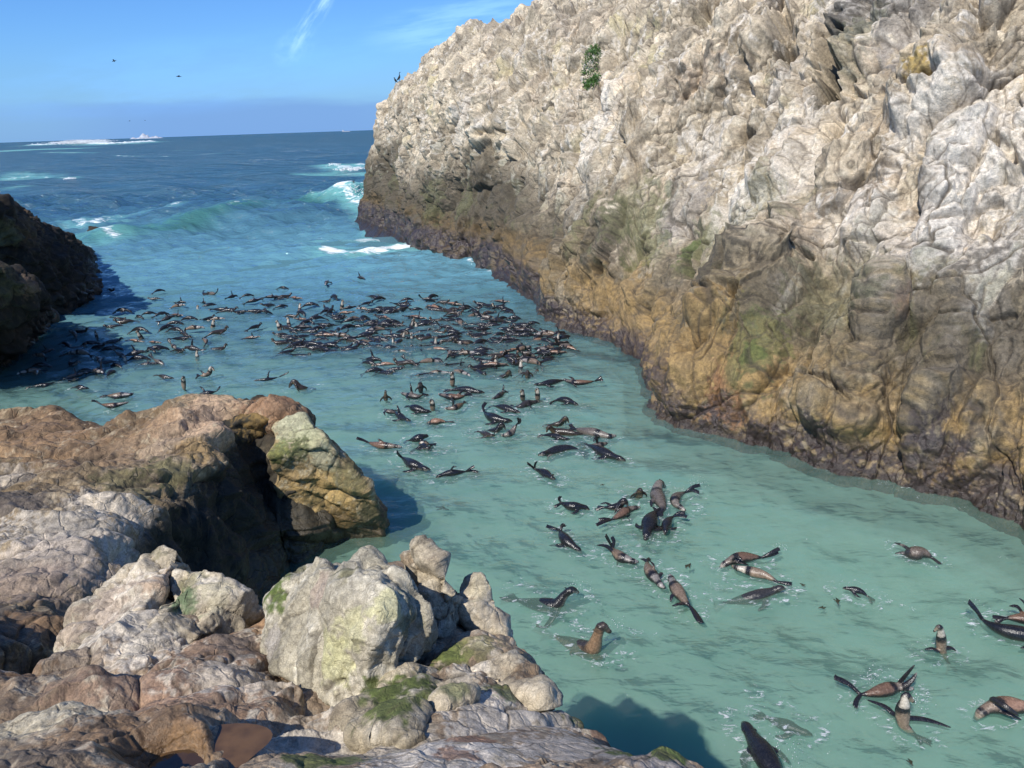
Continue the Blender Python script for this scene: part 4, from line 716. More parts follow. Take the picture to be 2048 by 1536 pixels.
LEDGEV = shelf('rock_ledge', LEDGE, [(40,1330,4.8),(95,1270,4.7),(150,1225,4.65),(255,1150,4.7),(330,1095,4.75),(385,1130,4.75),(495,1190,4.7),(560,1165,4.6),(640,1120,4.6),(700,1104,4.6),(790,1104,4.7),(850,1108,4.8),(890,1150,4.8),(975,1185,4.75),(1010,1240,4.7),(1055,1300,4.7),(1085,1350,4.8),(1150,1405,5.0),(1260,1462,5.2),(1375,1540,5.25),(1500,1640,5.3)],
      [(2.6, 1.2), (2.6, -1), (-6, -1), (-6, 3)], R(-66), R(42), 1.25, 7.6, 1500, 1250, 6.0, rock_relief, 401,
      [(690, 1440, .35, .5, TAN), (560, 1340, .28, .8, BROWN), (430, 1300, .45, .85, (0.19, 0.12, 0.075)), (300, 1400, .5, .75, (0.24, 0.155, 0.105)), (400, 1400, .5, .8, (0.27, 0.17, 0.11)), (480, 1370, .35, .75, WHITE), (240, 1480, .35, .7, BROWN), (560, 1250, .3, .8, (0.28, 0.16, 0.09)), (520, 1210, .2, .8, RUST), (470, 1280, .2, .7, DK),
       (130, 1430, .3, .7, WHITE), (60, 1430, .3, .6, CREAM), (60, 1500, .25, .6, DK), (150, 1280, .5, .7, WHITE), (300, 1180, .4, .8, WHITE), (250, 1250, .45, .9, WHITE), (120, 1330, .3, .6, BROWN), (600, 1500, .4, .9, WHITE), (750, 1500, .35, .6, WHITE), (1000, 1440, .35, .9, (0.58, 0.51, 0.42)), (900, 1500, .35, .9, (0.60, 0.53, 0.44)), (1100, 1420, .3, .9, (0.58, 0.51, 0.42)), (1150, 1500, .3, .8, (0.54, 0.46, 0.37)),
       (950, 1480, .12, .9, (0.26, 0.14, 0.08)), (920, 1510, .09, .8, (0.28, 0.15, 0.09)), (1210, 1480, .13, .8, (0.33, 0.18, 0.10)), (1290, 1500, .2, .7, GREY), (1350, 1530, .2, .8, GREY), (800, 1370, .20, .95, MOSS), (820, 1410, .14, .8, MOSS), (760, 1400, .12, .8, MOSS), (900, 1310, .15, .9, MOSS), (960, 1290, .15, .7, OLIVE), (1070, 1370, .14, 1, MOSS), (1120, 1385, .12, 1, MOSS), (1180, 1410, .10, .8, MOSS), (1010, 1385, .12, .8, MOSS), (1270, 1465, .10, .95, MOSS), (1340, 1505, .10, .95, MOSS),
       (620, 1520, .12, .8, MOSS), (690, 1520, .1, .8, MOSS), (930, 1350, .12, .8, WHITE), (1040, 1330, .12, .7, (0.36, 0.26, 0.15)), (850, 1260, .15, .6, OLIVE), (940, 1255, .16, .7, WHITE)],
      ((0.235, 0.165, 0.105), (0.30, 0.225, 0.15), (0.44, 0.385, 0.29), (0.085, 0.06, 0.04)), BEDS, 1.1, None, pools=[(330, 1515, 5.7, .20), (40, 1370, 5.0, .12)], smooth_=[(1000, 1450, 5.4, .55), (1250, 1500, 5.3, .4), (800, 1530, 5.6, .4), (1120, 1500, 5.5, .4)])
# ---- separate boulders: hull of hand-placed corners, remeshed, weathered
def eval_mods(ob):
    dg = bpy.context.evaluated_depsgraph_get(); me = bpy.data.meshes.new_from_object(ob.evaluated_get(dg)); return me
def hull_rock(name, pts, voxel, amp, seed, pal, spots, smooth=14, ang=0.0, beds=BEDS, wetz=None, label=None, cat='rock', kind=None, group=None, lump=1.0, grain=2.0, join=None):
    import bmesh
    bm = bmesh.new()
    for grp in ([pts]+(join or [])):
        b2 = bmesh.new()
        for p in grp: b2.verts.new(p)
        res = bmesh.ops.convex_hull(b2, input=b2.verts); bmesh.ops.delete(b2, geom=[v for v in b2.verts if not v.link_faces], context='VERTS')
        t = bpy.data.meshes.new('t'); b2.to_mesh(t); bm.from_mesh(t); b2.free()
    me = bpy.data.meshes.new('t'); bm.to_mesh(me); bm.free(); ob = bpy.data.objects.new('t', me); col.objects.link(ob)
    m = ob.modifiers.new('r', 'REMESH'); m.mode = 'VOXEL'; m.voxel_size = voxel
    s = ob.modifiers.new('s', 'SMOOTH'); s.factor = 0.5; s.iterations = smooth
    me2 = eval_mods(ob); bpy.data.objects.remove(ob)
    n = len(me2.vertices); V = np.empty(n*3, np.float32); me2.vertices.foreach_get('co', V); V = V.reshape(-1, 3); Nn = np.empty(n*3, np.float32); me2.vertex_normals.foreach_get('vector', Nn); Nn = Nn.reshape(-1, 3)
    d, r2, ck = rock_relief(V, seed, beds, amp, ang); d *= lump; V2 = V+Nn*d[:, None]
    me2.vertices.foreach_set('co', np.ascontiguousarray(V2, np.float32).ravel())
    c, n1, n2, n4 = rock_color(V2, seed+40, pal, spots); c = mixc(c*(0.72+0.5*r2[:, None]), ck*.7, (.055, .043, .028)); wet = np.zeros(n)  # crack shade painted in as dark brown
    if wetz: mm = 1-sst(V2[:, 2]+0.5*n1, 0.2, wetz); c = mixc(c, mm*0.85, (0.03, 0.024, 0.015)); wet = mm*0.9
    set_attr(me2, 'Col', np.clip(c, 0.01, 0.8)); set_attr(me2, 'Wet', wet); me2.polygons.foreach_set('use_smooth', np.ones(len(me2.polygons), bool)); me2.update()
    me2.name = name; me2.materials.clear()
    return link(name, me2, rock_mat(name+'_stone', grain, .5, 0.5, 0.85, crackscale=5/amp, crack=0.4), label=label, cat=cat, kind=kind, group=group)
def zz(l): return [PZ(*q) for q in l]
LIM = ((0.35, 0.31, 0.225), (0.43, 0.38, 0.28), (0.54, 0.49, 0.385), (0.15, 0.13, 0.085))
# gold and green block standing in the cove beyond the gully
blockp = zz([(548, 832, 2.85), (603, 822, 2.9), (655, 868, 2.6), (700, 925, 1.9), (748, 990, 1.2), (776, 1045, .35), (766, 1085, -.1), (705, 1110, -.6), (620, 1125, -.6), (575, 1080, 0.1), (538, 900, 2.4)])
back = [p+np.array([-0.3, 1.6, -1.1]) for p in blockp[:5]]+[blockp[5]+np.array([-.6, 1.6, -.5]), blockp[7]+np.array([-.6, 2.5, -.5]), blockp[8]+np.array([0, 3, 0])]
hull_rock('sea_boulder', [p-np.array([0, 0, .12]) for p in blockp+back], 0.026, 1.3, 511, ((0.27, 0.19, 0.085), (0.33, 0.235, 0.12), (0.46, 0.42, 0.30), (0.12, 0.095, 0.045)),
   [(590, 850, .5, .9, (0.38, 0.365, 0.23)), (620, 880, .45, .9, (0.34, 0.33, 0.19)), (560, 900, .3, .7, MOSS), (600, 900, .25, .8, (0.08, 0.09, 0.03)), (650, 920, .35, .7, (0.42, 0.40, 0.26)), (690, 960, .4, .7, OLIVE), (640, 990, .6, .9, (0.36, 0.25, 0.10)), (700, 1040, .4, .8, GOLD), (745, 1030, .4, .9, (0.07, 0.065, 0.03)), (650, 1080, .4, .8, (0.20, 0.13, 0.05)), (720, 1080, .4, .9, (0.06, 0.05, 0.03))],
   wetz=0.9, smooth=5, ang=.9, lump=.42, label='tall wedge of golden rock with a pale green top, rising past the dark gully', cat='boulder')
# walls round the gully, its shade painted in as near-black colour
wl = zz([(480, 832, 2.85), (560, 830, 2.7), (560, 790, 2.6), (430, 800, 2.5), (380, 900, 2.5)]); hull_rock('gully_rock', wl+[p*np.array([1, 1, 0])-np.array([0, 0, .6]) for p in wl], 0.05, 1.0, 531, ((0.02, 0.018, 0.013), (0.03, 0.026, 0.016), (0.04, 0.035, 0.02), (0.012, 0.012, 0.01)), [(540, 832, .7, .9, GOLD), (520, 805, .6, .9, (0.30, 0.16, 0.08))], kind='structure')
# pale ribbed boulder in the foreground
wp = zz([(640, 1112, 5.42), (740, 1104, 5.45), (800, 1150, 5.5), (838, 1235, 5.35), (826, 1300, 5.1), (770, 1360, 5.0), (715, 1430, 5.02), (655, 1412, 5.02), (560, 1345, 4.98), (520, 1290, 4.85), (532, 1200, 5.1), (572, 1148, 5.25), (690, 1200, 5.55), (760, 1220, 5.6), (690, 1300, 5.35)])
wp += [p+np.array([0.05, 0.5, -0.75]) for p in wp[:4]]+[p+np.array([-.05, .35, -.3]) for p in wp[9:12]]
hull_rock('pale_boulder', wp, 0.011, 0.62, 551, LIM, [(680, 1330, .14, .75, (0.54, 0.51, 0.28)), (660, 1290, .1, .6, YEL), (780, 1210, .14, .7, YEL), (700, 1260, .12, .6, YEL), (550, 1200, .12, .95, MOSS), (560, 1160, .1, .9, MOSS), (600, 1130, .1, .8, OLIVE), (770, 1340, .10, .95, MOSS), (740, 1370, .08, .9, MOSS), (820, 1250, .10, .7, OLIVE), (640, 1180, .12, .7, (0.36, 0.28, 0.22)), (545, 1290, .12, .6, GREY), (690, 1140, .1, .7, OLIVE)],
   beds=np.array([[0.1, 0.55, 0.83], [0.98, 0.05, -0.15], [-0.1, -0.83, 0.55]]), smooth=6, ang=.75, lump=.65, grain=3.2, label='large pale ribbed boulder with sulphur yellow lichen, in the middle of the near rocks', cat='boulder')
RID = ((0.37, 0.31, 0.215), (0.43, 0.36, 0.26), (0.53, 0.47, 0.365), (0.14, 0.105, 0.07))
def ridge(name, tp, dz, back_, seed, label, spots=(), vox=0.012, amp=0.66, group=None, pal=RID, join=None, lump=.55):
    t = zz(tp); b_ = [p+np.array(back_) for p in t]; c_ = [p+np.array([0, -0.02, -dz]) for p in t]
    jj = None
    if join:
        jj = []
        for q in join: t2 = zz(q); jj.append(t2+[p+np.array(back_) for p in t2]+[p+np.array([0, 0, -dz]) for p in t2])
    return hull_rock(name, t+b_+c_, vox, amp, seed, pal, list(spots), smooth=4, ang=.9, grain=3.2, label=label, cat='rock', group=group, join=jj, lump=lump)
ridge('jagged_rock', [(800, 1105, 5.3), (835, 1086, 5.42), (852, 1092, 5.42), (880, 1145, 5.3), (918, 1185, 5.2), (920, 1230, 5.0), (885, 1270, 4.95), (860, 1240, 5.05), (825, 1150, 5.25)], .6, (.05, .25, -.4), 571, 'upright cream slab with a jagged top, just right of the pale ribbed boulder',
      [(820, 1120, .1, .5, RUST), (850, 1110, .12, .5, CREAM)])
ridge('jagged_rock', [(935, 1160, 5.05), (960, 1146, 5.15), (988, 1170, 5.1), (1000, 1230, 4.95), (1015, 1270, 4.85), (965, 1270, 4.85), (930, 1215, 5.0)], .7, (.08, .2, -.4), 591, 'cracked cream rock with a dark right side, at the edge of the near rocks',
      [(960, 1170, .12, .6, CREAM), (1010, 1250, .12, .8, (0.12, 0.09, 0.05))])
ridge('jagged_rock', [(905, 1275, 4.95), (960, 1262, 4.98), (1020, 1300, 4.95), (1055, 1330, 4.95), (1100, 1372, 5.05), (1080, 1392, 5.05), (1000, 1370, 5.05), (930, 1330, 5.05)], .5, (.05, .12, -.3), 611, 'sloping cream rock patched with green moss, along the edge above the smooth pale slab',
      [(915, 1300, .14, .95, MOSS), (960, 1310, .10, .8, MOSS), (1000, 1300, .12, .8, OLIVE), (1060, 1350, .1, .7, BROWN), (940, 1340, .12, .8, WHITE)])
ridge('slab_rock', [(180, 1195, 4.85), (250, 1140, 5.0), (325, 1092, 5.15), (360, 1100, 5.15), (385, 1140, 4.95), (360, 1180, 4.9), (300, 1225, 4.9), (255, 1290, 4.95), (215, 1330, 4.98), (110, 1300, 4.85)], .6, (.1, .25, -.5), 631, 'long pale slab leaning over the gully, leftmost of the two with green lichen tips',
      [(330, 1110, .12, .5, OLIVE), (300, 1160, .2, .5, (0.40, 0.24, 0.15)), (240, 1200, .3, .9, WHITE), (180, 1230, .3, .6, PINK)])
ridge('slab_rock', [(345, 1160, 5.0), (375, 1130, 5.12), (410, 1130, 5.12), (480, 1180, 4.95), (492, 1200, 4.88), (455, 1245, 4.85), (380, 1270, 4.95), (300, 1320, 5.0), (235, 1345, 5.05), (260, 1300, 5.05), (310, 1210, 5.05)], .6, (.08, .22, -.5), 651, 'pale slab with dark green stains at its tip, between the gully and the brown ground',
      [(370, 1200, .13, .9, (0.10, 0.15, 0.07)), (385, 1160, .12, .6, OLIVE), (460, 1190, .1, .8, MOSS), (430, 1180, .15, .8, CREAM), (300, 1290, .2, .8, WHITE)])
ridge('mossy_rock', [(745, 1400, 5.1), (790, 1340, 5.15), (840, 1330, 5.18), (870, 1390, 5.22), (850, 1470, 5.4), (800, 1480, 5.42), (700, 1470, 5.35), (700, 1430, 5.25)], .4, (.05, .1, -.2), 671, 'rounded rock covered in green moss, below the pale ribbed boulder',
      [(800, 1370, .2, .95, MOSS), (780, 1410, .15, .9, MOSS), (850, 1400, .14, .85, MOSS), (720, 1450, .12, .8, WHITE)])
ridge('small_mossy_rock', [(860, 1380, 5.2), (900, 1355, 5.22), (950, 1370, 5.2), (945, 1395, 5.25), (880, 1415, 5.3)], .3, (.02, .08, -.15), 691, 'small lumpy cream rock with moss, between the smooth pale slab and the rounded mossy rock',
      [(900, 1375, .08, .6, MOSS)], amp=.45)
# ---- dark outcrop across the cove on the left
DKP = ((0.018, 0.015, 0.011), (0.027, 0.02, 0.013), (0.065, 0.047, 0.027), (0.009, 0.008, 0.007))
o1 = [PR(-300, 335, 40), PR(-35, 375, 38), PR(-8, 395, 40), PR(28, 435, 41), PR(50, 458, 42), PR(80, 480, 42.5), PR(100, 492, 42.5)]+zz([(140, 518, -.15), (90, 540, -.3), (60, 590, -.4), (-200, 660, -.5)])+[PR(-25, 385, 46)-np.array([0, 0, 3]), PR(-300, 300, 50)]
o1 += [np.array([p[0]-1.0, p[1]+6, -1.0]) for p in o1[1:8]]
o2 = [PR(-250, 520, 28), PR(0, 535, 29.5), PR(40, 560, 30), PR(76, 582, 31)]+zz([(104, 638, -.2), (66, 668, -.3), (25, 725, -.3), (-150, 800, -.3)])+[PR(-250, 520, 38), PR(60, 560, 36)]
hull_rock('rock_outcrop', o1, 0.085, 1.2, 711, DKP, [(60, 450, 1.2, .7, (0.11, 0.075, 0.04)), (20, 560, 1.0, .7, (0.15, 0.125, 0.06)), (60, 410, 1.2, .5, RUST), (15, 470, .8, .6, OLIVE)], smooth=3, ang=1.0, wetz=1.4, grain=0.8, lump=1.0,
   label='big dark weed covered outcrop across the cove, at the left edge', cat='outcrop')
hull_rock('rock_outcrop', o2, 0.08, 1.2, 731, DKP, [(65, 572, .5, .8, (0.24, 0.15, 0.10)), (10, 560, .9, .5, (0.13, 0.11, 0.05))], smooth=3, ang=1.0, wetz=1.4, grain=0.8, label='lower dark outcrop with a brown topped ledge, nearest the seals on the left', cat='outcrop')
sm = PZ(186, 467, 0.0); hull_rock('sea_rock', [sm+np.array(q) for q in ((-.9, 0, -.4), (.9, .1, -.4), (.4, .3, .55), (-.3, .1, .7), (-.6, .9, .2), (.6, 1.2, -.3), (.1, -.4, -.3))], 0.05, 0.6, 751, DKP, [], smooth=4, label='small round rock awash in foam off the left outcrop', cat='rock')
# rain pools in the ledge
def pool(name, x, y, z, rx, ry, ang, colr, pc, zl):
    c = np.array([pc[0], pc[1], zl]); n = 72; V = [c]+[c+np.array([math.cos(t)*rx*(1+.16*math.sin(3*t+x)+.1*math.sin(5*t))*math.cos(ang)-math.sin(t)*ry*math.sin(ang), math.cos(t)*rx*math.sin(ang)+math.sin(t)*ry*(1+.14*math.sin(4*t))*math.cos(ang), 0]) for t in np.linspace(0, 2*math.pi, n, endpoint=False)]
    F = np.array([[0, i+1, (i+1) % n+1] for i in range(n)]); me = make_mesh(name, np.array(V), F)
    m = bpy.data.materials.new(name); m.use_nodes = True; b = m.node_tree.nodes['Principled BSDF']; b.inputs['Base Color'].default_value = (*colr, 1); b.inputs['Roughness'].default_value = 0.03; b.inputs['Specular IOR Level'].default_value = .8
    nq = N(m.node_tree, 'ShaderNodeTexNoise', i_Scale=4.0, i_Detail=5.0); m.node_tree.links.new(MIX(m.node_tree, MR(m.node_tree, nq.outputs[0], .35, .65), (*[v*.45 for v in colr], 1), (*[v*1.2 for v in colr], 1)), b.inputs['Base Color'])
    nz = N(m.node_tree, 'ShaderNodeTexNoise', i_Scale=9.0, i_Detail=3.0); bp = N(m.node_tree, 'ShaderNodeBump', i_Strength=0.15, i_Distance=0.02, i_Height=nz.outputs[0]); m.node_tree.links.new(bp.outputs[0], b.inputs['Normal'])
    link(name, me, m, kind='structure')
for (x, y, z, rad, cc) in ((300, 1525, 5.75, .20, (0.10, 0.055, 0.023)), (40, 1370, 5.0, .12, (0.20, 0.15, 0.08))):
    pc = PZ(x, y, z)[:2]; q = np.hypot(LEDGEV[:, 0]-pc[0], LEDGEV[:, 1]-pc[1]) < rad*.9; zl = np.percentile(LEDGEV[q, 2], 28)
    pool('rock_pool', 0, 0, 0, rad*2.0, rad*1.6, .5, cc, pc, zl)
# ------------------------------------------------------------------ SEALS
def catmull(P, n):
    P = np.asarray(P, float); Q = np.vstack([2*P[0]-P[1], P, 2*P[-1]-P[-2]]); L = np.concatenate([[0], np.cumsum(np.linalg.norm(np.diff(P, axis=0), axis=1))])
    t = np.linspace(0, L[-1], n); out = []
    for x in t:
        k = min(max(np.searchsorted(L, x, 'right')-1, 0), len(P)-2); u = (x-L[k])/(L[k+1]-L[k]+1e-9)
        a, b, c, d = Q[k], Q[k+1], Q[k+2], Q[k+3]
        out.append(0.5*((2*b)+(-a+c)*u+(2*a-5*b+4*c-d)*u*u+(-a+3*b-3*c+d)*u**3))
    return np.array(out), L[-1]
def nrmz(v): return v/(np.linalg.norm(v)+1e-9)
def loft(path, ra, rb, up, ns=14):
    """closed tube: ra across, rb along 'up'"""
    n = len(path); T = np.gradient(path, axis=0); V = []; u = nrmz(np.asarray(up, float))
    for i in range(n):
        t = nrmz(T[i]); uu = nrmz(u-t*(u@t)); sd = np.cross(t, uu); u = uu
        for k in range(ns):
            a = 2*math.pi*k/ns; V.append(path[i]+sd*ra[i]*math.cos(a)+uu*rb[i]*math.sin(a))
    V.append(path[0]); V.append(path[-1]); F = []
    for i in range(n-1):
        for k in range(ns):
            a = i*ns+k; b = i*ns+(k+1) % ns; F.append((a, b, b+ns, a+ns))
    for k in range(ns): F.append(((k+1) % ns, k, n*ns)); F.append(((n-1)*ns+k, (n-1)*ns+(k+1) % ns, n*ns+1))
    return V, F
RT_ = [0, .025, .06, .10, .15, .20, .27, .36, .46, .58, .70, .82, .92, 1]
RR_ = [.012, .027, .040, .052, .052, .053, .064, .084, .097, .094, .076, .052, .032, .016]
COATS = {'dark': ((.012, .012, .014), (.035, .03, .028), (.03, .027, .026), (.16, .14, .12)), 'pale': ((.013, .013, .015), (.15, .13, .11), (.10, .083, .07), (.32, .28, .24)),
         'brown': ((.03, .023, .018), (.11, .075, .045), (.08, .055, .035), (.15, .11, .075)), 'cream': ((.014, .013, .015), (.44, .39, .32), (.19, .14, .10), (.22, .18, .13)),
         'tan': ((.02, .017, .015), (.18, .13, .095), (.22, .13, .085), (.25, .2, .15)), 'rust': ((.014, .012, .013), (.13, .105, .085), (.125, .075, .05), (.32, .28, .24)),
         'band': ((.013, .012, .014), (.20, .18, .165), (.15, .11, .08), (.36, .33, .31)), 'grey': ((.03, .028, .027), (.10, .09, .08), (.11, .085, .065), (.14, .12, .10)), 'tanchest': ((.035, .027, .022), (.21, .13, .078), (.12, .09, .065), (.10, .075, .06))}
seal_mat = bpy.data.materials.new('wet_fur'); seal_mat.use_nodes = True
def _sm():
    nt = seal_mat.node_tree; b = nt.nodes['Principled BSDF']; at = N(nt, 'ShaderNodeAttribute', attribute_name='Col'); tc = N(nt, 'ShaderNodeTexCoord')
    nz = N(nt, 'ShaderNodeTexNoise', i_Scale=26.0, i_Detail=5.0, i_Roughness=0.7); nt.links.new(tc.outputs['Object'], nz.inputs['Vector'])
    cb = N(nt, 'ShaderNodeCombineXYZ'); f = MR(nt, nz.outputs[0], 0.3, 0.7, 0.7, 1.3)
    for i in range(3): nt.links.new(f, cb.inputs[i])
    nt.links.new(MIX(nt, 1.0, at.outputs['Color'], cb.outputs[0], 'MULTIPLY'), b.inputs['Base Color'])
    nt.links.new(MR(nt, nz.outputs[0], 0.3, 0.7, 0.14, 0.34), b.inputs['Roughness']); b.inputs['Specular IOR Level'].default_value = 0.5
    bp = N(nt, 'ShaderNodeBump', i_Strength=0.5, i_Distance=0.02, i_Height=nz.outputs[0]); nt.links.new(bp.outputs[0], b.inputs['Normal'])
_sm()
eye_mat = bpy.data.materials.new('eye'); eye_mat.use_nodes = True; eye_mat.node_tree.nodes['Principled BSDF'].inputs['Base Color'].default_value = (.006, .005, .005, 1); eye_mat.node_tree.nodes['Principled BSDF'].inputs['Roughness'].default_value = 0.05
def ball(c, r, n=8):
    V = []; F = []
    for i in range(n+1):
        a = math.pi*i/n
        for k in range(n): b_ = 2*math.pi*k/n; V.append(c+r*np.array([math.sin(a)*math.cos(b_), math.sin(a)*math.sin(b_), math.cos(a)]))
    for i in range(n):
        for k in range(n): a = i*n+k; b_ = i*n+(k+1) % n; F.append((a, a+n, b_+n, b_))
    return np.array(V), np.array(F)
def seal_mesh(spine, belly, coat, girth, fore, hind, vox, L0=None, eyes=False):
    """spine nose to tail in metres about the seal's own origin"""
    sp, L = catmull(spine, 34); LL = max(L, 0.62) if L0 is None else L0; t = np.linspace(0, 1, 34)
    vis = LL*girth
    r = np.interp(t, RT_, RR_)*vis; r[0] *= .8
    T = np.gradient(sp, axis=0); T /= np.linalg.norm(T, axis=1, keepdims=True)
    b0 = {'d': np.array([0, 0, -1.0]), 'u': np.array([0, 0, 1.0]), 'c': nrmz(np.array([0.0, -1, -.25])), 's': nrmz(np.array([0.0, -.8, .6]))}[belly]
    if belly == 'c': b0 = nrmz(b0+np.array([-.15, 0, 0]))
    V, F = loft(sp, r*1.04, r*0.96, -b0)
    parts = [(V, F)]
    tl = nrmz(sp[0]-sp[3]); up = nrmz(-b0-tl*(-b0@tl)); sdv = np.cross(tl, up)
    hd = sp[3]; hr = r[3]
    # short muzzle, brow and small ears
    m0 = sp[0]+tl*hr*.30-up*hr*.16; parts.append(loft(np.array([hd-tl*hr*.1, hd+tl*hr*.5-up*hr*.05, m0-tl*hr*.25, m0, m0+tl*hr*.1]), np.array([.8, .72, .56, .42, .2])*hr, np.array([.7, .6, .45, .34, .16])*hr, up, 10))
    for s_ in (-1, 1):
        e = sp[5]+up*r[5]*.25+sdv*s_*r[5]*.95; parts.append(loft(np.array([e-sdv*s_*.01*LL, e+sdv*s_*.012*LL-tl*.012*LL, e+sdv*s_*.016*LL-tl*.03*LL]), np.array([.010, .009, .004])*LL, np.array([.009, .008, .004])*LL, up, 8))
    k = 12; fl = list(fore)
    if len(fl) < 2 and belly in 'du':
        side = np.cross(T[k], b0); side = nrmz(side)
        for s_ in ((1, -1) if not fl else (1,)):
            root = sp[k]+side*s_*r[k]*.7+b0*r[k]*(.3 if belly == 'd' else -.1); fl.append(np.array([root, root+side*s_*.11*LL+T[k]*.07*LL+b0*.03*LL*(1 if belly == 'd' else .5), root+side*s_*.15*LL+T[k]*.19*LL+np.array([0, 0, -.05*LL])]))
    def flip(pts, wid, root_in):
        p = np.asarray(pts, float); p = np.vstack([root_in, p]) if root_in is not None else p
        q, l = catmull(p, 16); u_ = np.linspace(0, 1, 16)
        wv = np.interp(u_, [0, .15, .35, .6, .85, 1], [.62, .9, 1, .86, .6, .22])*wid; th = np.interp(u_, [0, .3, 1], [.034, .022, .011])*LL
        d_ = nrmz(q[-1]-q[0]); n_ = np.cross(d_, np.array([0, 0, 1.0])); n_ = nrmz(np.cross(n_, d_)) if abs(d_[2]) < .8 else nrmz(np.array([.5, -.85, 0.1]))
        if d_[2] > .45: n_ = nrmz(np.array([.35, -.9, .25])-d_*(np.array([.35, -.9, .25])@d_))
        return loft(q, wv, th, n_, 12)
    for p in fl: 
        p = np.asarray(p, float); j = np.argmin(np.linalg.norm(sp-p[0], axis=1)); parts.append(flip(p, .046*LL, sp[j]*.6+p[0]*.4))
    hd_ = list(hind)
    if not hd_:
        side = nrmz(np.cross(T[-1], b0)); 
        for s_ in (-1, 1): hd_.append(np.array([sp[-2], sp[-1]+T[-1]*.06*LL+side*s_*.03*LL, sp[-1]+T[-1]*.15*LL+side*s_*.08*LL+np.array([0, 0, -.02])]))
    for p in hd_:
        p = np.asarray(p, float); q, l = catmull(p, 14); u_ = np.linspace(0, 1, 14); d_ = nrmz(q[-1]-q[0]); n_ = np.array([.2, -.6, .75]); n_ = nrmz(n_-d_*(n_@d_))
        parts.append(loft(q, np.interp(u_, [0, .3, .8, 1], [.028, .034, .050, .034])*LL, np.interp(u_, [0, 1], [.026, .010])*LL, n_, 12))
        sd_ = np.cross(d_, n_)                               # toes at the end of the flipper
        for j in (-1, 0, 1): e = q[-2]+sd_*j*.030*LL; parts.append(loft(np.array([e-d_*.02*LL, e+d_*.02*LL+sd_*j*.006*LL, e+d_*(.05-.01*abs(j))*LL+sd_*j*.014*LL]), np.array([.014, .012, .005])*LL, np.array([.010, .008, .005])*LL, n_, 6))
    VV = []; FF = []; o = 0
    for v, f in parts: VV += list(v); FF += [tuple(i+o for i in q) for q in f]; o += len(v)
    me = bpy.data.meshes.new('t'); me.from_pydata([tuple(v) for v in VV], [], FF); me.update()
    ob = bpy.data.objects.new('t', me); col.objects.link(ob)
    m = ob.modifiers.new('r', 'REMESH'); m.mode = 'VOXEL'; m.voxel_size = vox; s2 = ob.modifiers.new('s', 'SMOOTH'); s2.factor = .5; s2.iterations = 3
    out = eval_mods(ob); bpy.data.objects.remove(ob); n = len(out.vertices)
    X = np.empty(n*3, np.float32); out.vertices.foreach_get('co', X); X = X.reshape(-1, 3)
    D = np.linalg.norm(X[:, None]-sp[None], axis=2); j = D.argmin(1); u = t[j]; rr = D[np.arange(n), j]/r[j]
    rel = (X-sp[j])/r[j][:, None]; bl = b0[None]-T[j]*(T[j]@b0)[:, None]; bl /= np.linalg.norm(bl, axis=1, keepdims=True)+1e-6; cb = (rel*bl).sum(1)
    nz = fbm(X/LL*1.3, 9.0, 3, seed=int(abs(sp[0][0])*97) % 90); back, chest, bel, face = [np.array(q) for q in COATS[coat]]
    c = np.tile(back, (n, 1)); v = sst(cb+.25*nz, -.05, .5)
    c = mixc(c, v*sst(u+.03*nz, .14, .2)*(1-sst(u+.03*nz, .31, .36)), chest); c = mixc(c, v*sst(u+.04*nz, .42, .48)*(1-sst(u, .86, .94)), bel)
    c = mixc(c, sst(cb, -.45, .2)*(1-sst(u+.02*nz, .07, .11))*.9, face); c = mixc(c, (1-sst(u, .0, .02))*.9, (.02, .016, .014))
    if coat == 'tanchest': c = mixc(c, sst(cb, -.5, .0)*sst(u, .12, .2)*(1-sst(u, .33, .42))*.8, chest)
    c = mixc(c, sst(rr, 1.25, 1.5)*sst(u, .1, .16), back*1.1); c = mixc(c, sst(u, .93, .98), back)
    set_attr(out, 'Col', np.clip(c*(1+.2*nz[:, None]), .004, .8)); out.polygons.foreach_set('use_smooth', np.ones(len(out.polygons), bool)); out.materials.clear(); out.materials.append(seal_mat); out.name = 'seal'; out.update()
    ev = []
    if eyes:
        for s_ in (-1, 1): ev.append(hd+tl*hr*.42+up*hr*.36+sdv*s_*hr*.62)
    return out, ev, hr
def build_near_seals():
    for label, belly, coat, girth, spine, fore, hind, L0 in S:
        W = np.array([PZ(*q) for q in spine]); W[:, 2] = np.where(W[:, 2] > .16, W[:, 2], W[:, 2]*.56-.028); o = np.array([W[:, 0].mean(), W[:, 1].mean(), 0.0]); loc = W-o
        fr = [np.array([PZ(*q) for q in f])-o for f in fore]; hn = [np.array([PZ(*q) for q in f])-o for f in hind]
        for f in fr+hn: f[0, 2] = f[0, 2] if f[0, 2] > .16 else f[0, 2]*.56-.028
        for f in hn: f[1, 2] -= .02
        d = np.linalg.norm(o[:2]); L = np.linalg.norm(np.diff(loc, axis=0), axis=1).sum()
        # feet of the flippers stretch no longer than a seal's
        LL = L0 or min(max(L*1.08, .95), 1.75)
        me, ev, hr = seal_mesh(loc, belly, coat, girth, fr, hn, max(.0085, d*.00085), LL, d < 16)
        ob = link('seal', me, None, None, label, 'seal', 'seals in the cove'); ob.location = o
        for e in ev:
            v, f = ball(np.array(e), hr*.17); em = make_mesh('eye', v, f); link('eye', em, eye_mat, ob)
def tpl(spine, belly, coat, girth=1.0, fore=(), hind=(), L0=None):
    return seal_mesh(np.array(spine, float), belly, coat, girth, [np.array(f, float) for f in fore], [np.array(f, float) for f in hind], .019, L0)[0]
